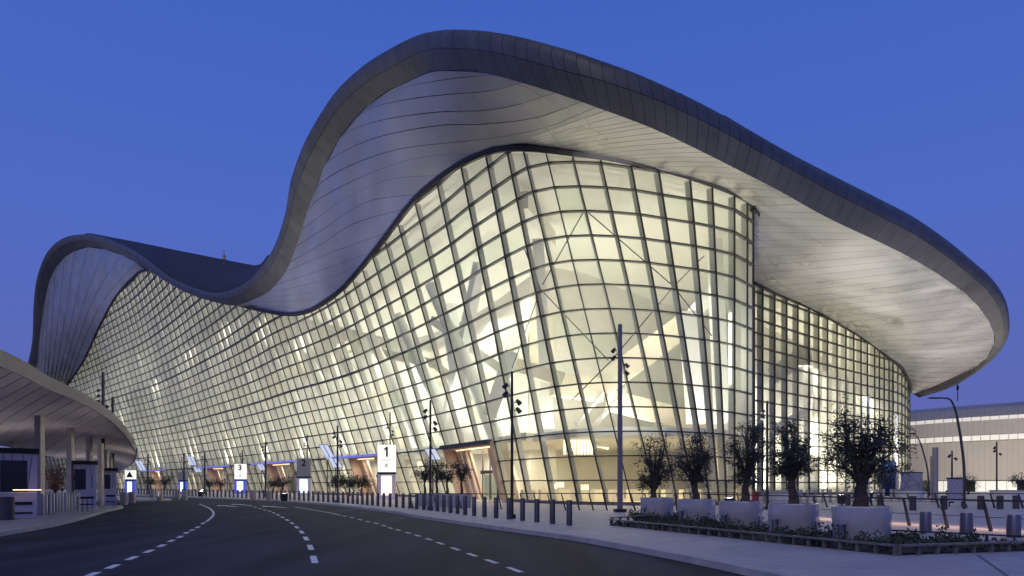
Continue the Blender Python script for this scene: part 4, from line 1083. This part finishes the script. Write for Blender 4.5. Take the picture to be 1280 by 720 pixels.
# back group of small olive trees in planters near the entrance
for k, (px, D) in enumerate([(531,52),(546,51),(559,49.5),(577,48)]):
    p = GX(px, D); nm_ = ['leftmost', 'second', 'third', 'rightmost'][k]
    planter(p, .75, .95, 'small lavender planter, %s of the four near the wooden portal' % nm_)
    t = thing('olive_tree', 'small dark round olive tree, %s of the four near the wooden portal' % nm_, 'tree', p + Vector((0, 0, .88))); tree_parts(t, 2.45, .72, .78, 1.0, 1500, .16, 31 + k, M['leaf'], .09)
# far groups, one object per tree
far = thing('olive_tree', 'x', 'tree', (0, 0, 0)); tree_parts(far, 2.6, 1.25, .85, 1.15, 900, .30, 77, M['leaf'], .12)
fpx = [(422,80,'left of the three just left of sign 1'),(437,79,'middle of the three just left of sign 1'),(452,78,'right of the three just left of sign 1'),(342,104,'left of the two just left of sign 2'),(353,103,'right of the two just left of sign 2'),(262,140,'left of the two beyond sign 3'),(276,138,'right of the two beyond sign 3'),(188,165,'left of the two near the canopy tip'),(206,162,'right of the two near the canopy tip'),(1210,90,'alone before the pier at far right'),(1279,80,'cut by the right edge before the pier')]
for k, (px, D, lb) in enumerate(fpx):
    o = far if k == 0 else dup(far)
    o.location = GX(px, D, .3); o.rotation_euler = (0, 0, k*1.3); o.scale = (1, 1, 1) if D < 160 else (1.3, 1.3, 1.3); o['label'] = 'low flat-crowned dark tree, ' + lb
t = thing('shrub_tree', 'bushy reddish-brown shrub behind the barrier posts under the canopy', 'shrub', GX(69, 50)); tree_parts(t, 3.1, 1.0, 1.0, 1.1, 1500, .2, 91, M['redleaf'], .09)

# ================================================================== planting bed with low rails
bed = thing('planting_bed', 'low planting bed of small dark plants edged by a stone rail on short posts', 'planting bed', (0, 0, 0))
E = [(3.9, 26.9), (8.65, 15.4), (12.6, 16.5)]; Bk = [(11.2, 20.0), (13.6, 17.2)]
poly = [(3.9, 27.0), (8.65, 15.5), (13.6, 16.8), (13.6, 17.6), (11.3, 20.6), (8.9, 27), (8.0, 35), (5.9, 35), (5.6, 30)]
b = MB(); n_ = len(poly); b.v = [(x_, y_, .0) for x_, y_ in poly] + [(x_, y_, .04) for x_, y_ in poly]; b.f = [tuple(range(n_, 2*n_))] + [(i, (i+1) % n_, n_+(i+1) % n_, n_+i) for i in range(n_)]
b.obj('soil', M['soil'], bed, recalc=True)
def inside(x_, y_):
    c = False
    for i in range(n_):
        (x1, y1), (x2, y2) = poly[i], poly[i-1]
        if (y1 > y_) != (y2 > y_) and x_ < (x2-x1)*(y_-y1)/(y2-y1) + x1: c = not c
    return c
rg = random.Random(5); b = MB(); cnt = 0
while cnt < 420:
    x_, y_ = rg.uniform(3.9, 13.6), rg.uniform(15.4, 35)
    if not inside(x_, y_): continue
    if any((x_ - GX(px, D).x)**2 + (y_ - D)**2 < (r_*1.1)**2 for px, D, r_ in PL): continue
    cnt += 1; hh = rg.uniform(.10, .30) if rg.random() < .8 else rg.uniform(.3, .5)
    for _ in range(16):
        p = Vector((x_ + rg.gauss(0, .09), y_ + rg.gauss(0, .09), rg.uniform(.05, hh))); d = Vector((rg.gauss(0, 1), rg.gauss(0, 1), rg.uniform(.3, 1.6))).normalized()*.13; s_ = d.cross(Vector((rg.gauss(0, 1), rg.gauss(0, 1), 0))).normalized()*.028
        b.quad(p - d*.5, p + s_, p + d*.5, p - s_)
tag(b.obj('low_plants', M['leaf2'], bed), kind='stuff')
def low_rail(pts, name, label, step, h_=.25, wd=.2, m=None, th=.04):
    t = thing(name, label, 'low rail', (0, 0, 0)); m = m or M['stone']
    for a, c in zip(pts, pts[1:]):
        a, c = Vector((*a, 0)), Vector((*c, 0)); d = (c - a); L = d.length; d.normalize(); s = Vector((d.y, -d.x, 0))*wd/2
        b = MB(); b.hexa([a - s + Vector((0,0,h_-th)), c - s + Vector((0,0,h_-th)), c + s + Vector((0,0,h_-th)), a + s + Vector((0,0,h_-th))], [a - s + Vector((0,0,h_)), c - s + Vector((0,0,h_)), c + s + Vector((0,0,h_)), a + s + Vector((0,0,h_))]); b.obj('top_plank', m, t, recalc=True)
        k = int(L/step)
        for i in range(k + 1):
            p = a + d*(L*i/max(k, 1)); b = MB(); b.box((p.x, p.y, (h_-th)/2), (.06, wd*.45, h_-th), math.atan2(d.y, d.x)); b.obj('post', m, t)
low_rail([(3.9, 26.9), (8.65, 15.4)], 'bed_rail', 'long stone-topped low rail on short posts in front of the lavender planters', .48)
low_rail([(8.72, 15.38), (13.4, 16.75)], 'bed_rail', 'short stone-topped low rail running right from the bed corner', .5)
low_rail([(4.0, 27.3), (6.0, 29.6)], 'bed_rail', 'short low rail at the far left end of the planting bed', .6, .3)
low_rail([(11.0, 20.3), (13.9, 17.0)], 'dark_bed_rail', 'thin dark low rail behind the bed, below the stout bollards', .8, .28, .08, M['black'], .04)
# stout bollards behind the bed
for k, (px, yb, w_) in enumerate([(1157, 665, 13.5), (1208, 667.5, 14.5), (1267, 671.7, 15.5)]):
    p = G(px, yb); r_ = w_/2*p.y/F; b = MB(); b.lathe((0, 0, 0), [(r_, 0), (r_, .66), (r_*.94, .69), (0, .69)], 24); o = b.obj('stout_bollard', M['steel'], smooth=True); o.location = p
    tag(o, ['stout brushed bollard nearest the large planter', 'stout brushed bollard in the middle, under the street lamp', 'stout brushed bollard at the right edge'][k], 'bollard')
# guard rails with slanted posts
def guard(pts, h_, step, label, m=None, slant=.28):
    t = thing('guard_rail', label, 'guard rail', (0, 0, 0)); m = m or M['dark']
    path = [Vector((*p, 0)) for p in pts]
    b = MB(); b.tube([p + Vector((0, 0, h_)) for p in path], .035, 6); b.obj('top_rail', m, t)
    b = MB(); b.tube([p + Vector((0, 0, h_*.45)) for p in path], .012, 5); b.obj('wire', m, t)
    for a, c in zip(path, path[1:]):
        d = c - a; L = d.length; d.normalize(); n_ = Vector((d.y, -d.x, 0)); k = max(1, int(L/step))
        for i in range(k):
            p = a + d*(L*i/k); b = MB(); b.tube([p + d*slant, p + Vector((0, 0, h_))], [.065, .045], 4, sq=True); b.obj('post', m, t)
guard([(.5, 43), (10, 42.5)], 1.06, .85, 'dark guard rail with close slanted posts before the bulging glass front')
guard([(10.1, 42.4), (13.0, 34.8), (16.9, 22.2)], 1.06, 1.5, 'dark guard rail with slanted posts running behind the olive planters')
area((15.9, 28.2, .9), 110, .1, (0, 0, math.atan2(12.6, -3.9) + R(90)), (1, .62, .40), 'added_glow_light', 12.0)  # added unseen warm light for the glow on the paving
guard([(13, 52), (24, 48), (38, 46)], 1.0, 1.7, 'second dark guard rail beyond the paving at right')
guard([(-7, 46.5), (-2, 45.5), (.2, 43.5)], 1.0, 1.3, 'short guard rail between the small planters and the tall mast')
sb = post('b', .2, .9, None).obj('short_bollard', M['bollard'], smooth=True); tag(sb, 'short dark bollard on the paving beyond the stout bollards', 'bollard', 'short dark bollards on the right-hand paving')
sl = [(1141,638),(1180,637),(1226,637),(1250,636.5),(1270,636),(1060,632),(1100,634)]
sb.location = G(*sl[0])
for q in sl[1:]: o = sb.copy(); COL.objects.link(o); o.location = G(*q)
# pale posts row in front of recessed wall
wp = post('b', .12, 1.2, None).obj('pale_post', M['column'], smooth=True); tag(wp, 'pale slim post in the row before the recessed glass wall', 'post', 'pale posts before the recessed wall')
wl = [(1000 + 9.5*k, 60 + .5*k) for k in range(14)]; wp.location = GX(*wl[0])
for q in wl[1:]: o = wp.copy(); COL.objects.link(o); o.location = GX(*q)
# oval white booths
for k, (px, D, w_) in enumerate([(977, 62, 3.6), (1137, 66, 2.6), (1262, 64, 3.2)]):
    t = thing('oval_bench', ['white oval drum bench behind the fourth olive tree', 'white oval drum bench just right of the largest olive tree', 'white oval drum bench near the right edge, far back'][k], 'bench', GX(px, D))
    b = MB(); b.lathe((0, 0, 0), [(w_*.40, 0), (w_*.47, .5), (w_*.5, .95), (w_*.48, 1.02), (0, 1.02)], 28); b.obj('drum', M['white'], t, smooth=True)
    b = MB(); b.lathe((0, 0, 1.02), [(w_*.505, 0), (w_*.505, .08), (0, .08)], 28); b.obj('top', M['column'], t, smooth=True)
# notice panel, hoarding, navy panel
t = thing('notice_panel', 'grey patterned notice panel with white foot, before the far pier', 'notice panel', GX(1194.5, 50))
b = MB(); b.box((0, 0, 1.3), (1.15, .15, 1.5)); b.obj('board', M['hoard'], t); b = MB(); b.box((0, 0, 2.08), (1.25, .2, .1)); b.obj('cap', M['black'], t)
b = MB(); b.box((0, -.02, .45), (1.18, .2, .16)); b.obj('white_foot', M['white'], t)
for i in range(6):
    for j in range(7):
        b = MB(); b.box((-.42 + i*.17, -.08, .72 + j*.18), (.05, .02, .05)); b.obj('dot', M['white'] if (i+j) % 2 else M['column'], t)
for x_ in (-.45, .45): b = MB(); b.tube([(x_, 0, 0), (x_, 0, .6)], .04, 6); b.obj('leg', M['black'], t)
t = thing('hoarding_panel', 'grey hoarding with crossing line pattern at the terminal corner', 'hoarding', GX(1139, 88))
b = MB(); b.box((0, 0, 1.6), (2.8, .2, 3.1)); b.obj('board', M['hoard'], t); b = MB(); b.box((0, -.02, 3.2), (2.9, .26, .12)); b.obj('cap', M['black'], t)
for a_, c_2 in [((-1.3, .3), (-.2, 2.9)), ((-1.3, 2.4), (.6, .2)), ((-.2, 2.9), (1.3, .9)), ((.2, .1), (1.3, 2.4)), ((-1.3, 1.1), (1.3, 1.9))]:
    b = MB(); b.tube([(a_[0], -.115, a_[1]), (c_2[0], -.115, c_2[1])], .02, 4); b.obj('pattern_line', M['dark'], t)
t = thing('navy_panel', 'tall dark navy panel at the foot of the terminal corner', 'panel', GX(1109.5, 92))
b = MB(); b.box((0, 0, 2.4), (1.9, .5, 4.6)); b.obj('board', M['navy'], t); b = MB(); b.box((-.1, -.27, 3.0), (.7, .03, .22)); b.obj('print', M['hoard'], t)
b = MB(); b.box((1.1, 0, 5.5), (.3, .5, 11)); b.obj('edge_post', M['fin'], t)
t = thing('red_cone_box', 'small red rounded box behind the middle olive planter', 'box', GX(944, 55)); b = MB(); b.lathe((0, 0, 0), [(.26, 0), (.28, .8), (.22, 1.05), (0, 1.15)], 14); b.obj('shell', M['red'], t, smooth=True); b = MB(); b.lathe((0, 0, 0), [(.45, 0), (.45, .08), (0, .08)], 14); b.obj('base', M['black'], t)
t = thing('ground_hatch', 'thin dark joint line across the paving at bottom right', 'hatch', (0, 0, 0))
b = MB(); a, c = G(1222, 694), G(1262, 722); d = (c-a).normalized(); s = Vector((d.y, -d.x, 0))*.03; b.hexa([a - s, c - s, c + s, a + s], [v + Vector((0,0,.004)) for v in (a - s, c - s, c + s, a + s)]); b.obj('strip', jm, t, recalc=True)

# ================================================================== far pier building
for x_, y_ in ((112, 135), (140, 128), (170, 120), (205, 112)):
    ld = bpy.data.lights.new('pier_fill_light', 'AREA'); ld.energy = 6200; ld.size = .8; ld.color = (1, .90, .74)  # added lights that brighten the pier cladding
    lo = bpy.data.objects.new('pier_fill_light', ld); COL.objects.link(lo); lo.location = (x_ - 14, y_ - 6, 1.2); aim(lo, (x_ - 8, y_ + 34, 14))
    b = MB(); b.box((x_ - 14, y_ - 7.2, .9), (2.2, .15, 1.8)); tag(b.obj('fill_light_screen', M['hoard']), 'added low grey screen hiding a fill light before the pier', 'screen', 'added low grey screens before the pier')  # screen added only to hide the fill light
pier = thing('pier_building', 'long low pier building with tan curved cladding and two lit window ribbons', 'building', (0, 0, 0))
def PX(px, py, D): return P(px, py, D)
PC = [(1090, 178), (1117, 170), (1150, 166), (1200, 162), (1280, 158), (1400, 152), (1600, 140)]
PCd = catmull(PC, 5)
prf = [(0, 0), (2.6, -.2), (2.9, -.2), (11.3, 0), (11.5, -.35), (12.7, -.2), (12.9, 0), (15.9, .7), (16.1, .7), (17.0, 1.1), (17.3, 1.5), (19.2, 4.0), (20.6, 9.0), (21.8, 24)]
def pw(q, k): z_, o_ = prf[k]; return GX(q[0], q[1] + o_, z_*(1 + (q[0]-1117)*.0004))
seg = {'lower_cladding': (0, 3, 'pier'), 'middle_cladding': (6, 7, 'pier'), 'upper_cladding': (10, 13, 'pier')}
# base openings
for nm, (k0, k1, m_) in seg.items():
    for i in range(0, len(PCd) - 1, 1):
        pass
for k0, k1, nm in ((1, 4, 'lower_cladding'), (5, 8, 'middle_cladding'), (9, 13, 'upper_cladding')):
    cnt = 0
    seq = resample([(a, c) for a, c in PCd], 73)
    for i in range(72):
        b = MB(); q0, q1 = seq[i], seq[i+1]; q1 = (lerp(q1[0], q0[0], .02), q1[1])
        for k in range(k0, k1): b.quad(pw(q0, k), pw(q1, k), pw(q1, k+1), pw(q0, k+1))
        b.obj('cladding_panel', M['pier'], pier)
    b = MB()
    for i in range(72):
        q0, q1 = seq[i], seq[i+1]; e = Vector((0, .35, 0))
        for k in range(k0, k1): b.quad(pw(q0, k) + e, pw(q1, k) + e, pw(q1, k+1) + e, pw(q0, k+1) + e)
    b.obj('cladding_backing', M['dark'], pier)
for k0, k1, nm, lo_, hi_ in ((4, 5, 'ribbon', .1, .9), (8, 9, 'ribbon', .1, .9)):
    seq = resample(PCd, 45)
    fr = MB()
    for i in range(44):
        q0, q1 = seq[i], seq[i+1]; q1b = (lerp(q0[0], q1[0], .87), q1[1]); a, c, d_, e_ = pw(q0, k0), pw(q1b, k0), pw(q1b, k1), pw(q0, k1)
        ins = Vector((0, .3, 0)); b = MB(); b.hexa([a + ins, c + ins, c + ins*2, a + ins*2], [e_ + ins, d_ + ins, d_ + ins*2, e_ + ins*2]); b.obj('window', M['ribbon'], pier, recalc=True)
        fr.quad(pw(q0, k0) + ins*2.5, pw(q1, k0) + ins*2.5, pw(q1, k1) + ins*2.5, pw(q0, k1) + ins*2.5)
    fr.obj('window_frame', M['dark'], pier)
seq = resample(PCd, 40)
for i in range(39):
    q0, q1 = seq[i], seq[i+1]; q1b = (lerp(q0[0], q1[0], .92), q1[1]); lit = q0[0] > 1165
    a, c = GX(q0[0], q0[1] + 1.2, 0), GX(q1b[0], q1b[1] + 1.2, 0); h_ = Vector((0, 0, 2.5)); lean_ = Vector((1.4, 0, 0))
    b = MB(); b.hexa([a, c, c + Vector((0,.2,0)), a + Vector((0,.2,0))], [a + h_ + lean_*0, c + h_, c + h_ + Vector((0,.2,0)), a + h_ + Vector((0,.2,0))]); b.obj('ground_window', M['ribbon_low'] if lit and i % 5 != 4 else M['glass_door'], pier, recalc=True)
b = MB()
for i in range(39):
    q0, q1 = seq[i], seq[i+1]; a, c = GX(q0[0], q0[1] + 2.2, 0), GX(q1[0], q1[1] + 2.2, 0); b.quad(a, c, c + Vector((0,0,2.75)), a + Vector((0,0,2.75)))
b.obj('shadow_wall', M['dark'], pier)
t = thing('antenna_mast', 'thin antenna standing on the pier roof below the roof tip', 'antenna', P(1197, 497, 180)); b = MB(); b.tube([(0, 0, -1), (0, 0, 4.2)], .12, 6); b.obj('rod', M['dark'], t); b = MB(); b.lathe((0, 0, 2), [(.3, 0), (.3, 1.2), (0, 1.3)], 8); b.obj('head', M['dark'], t)
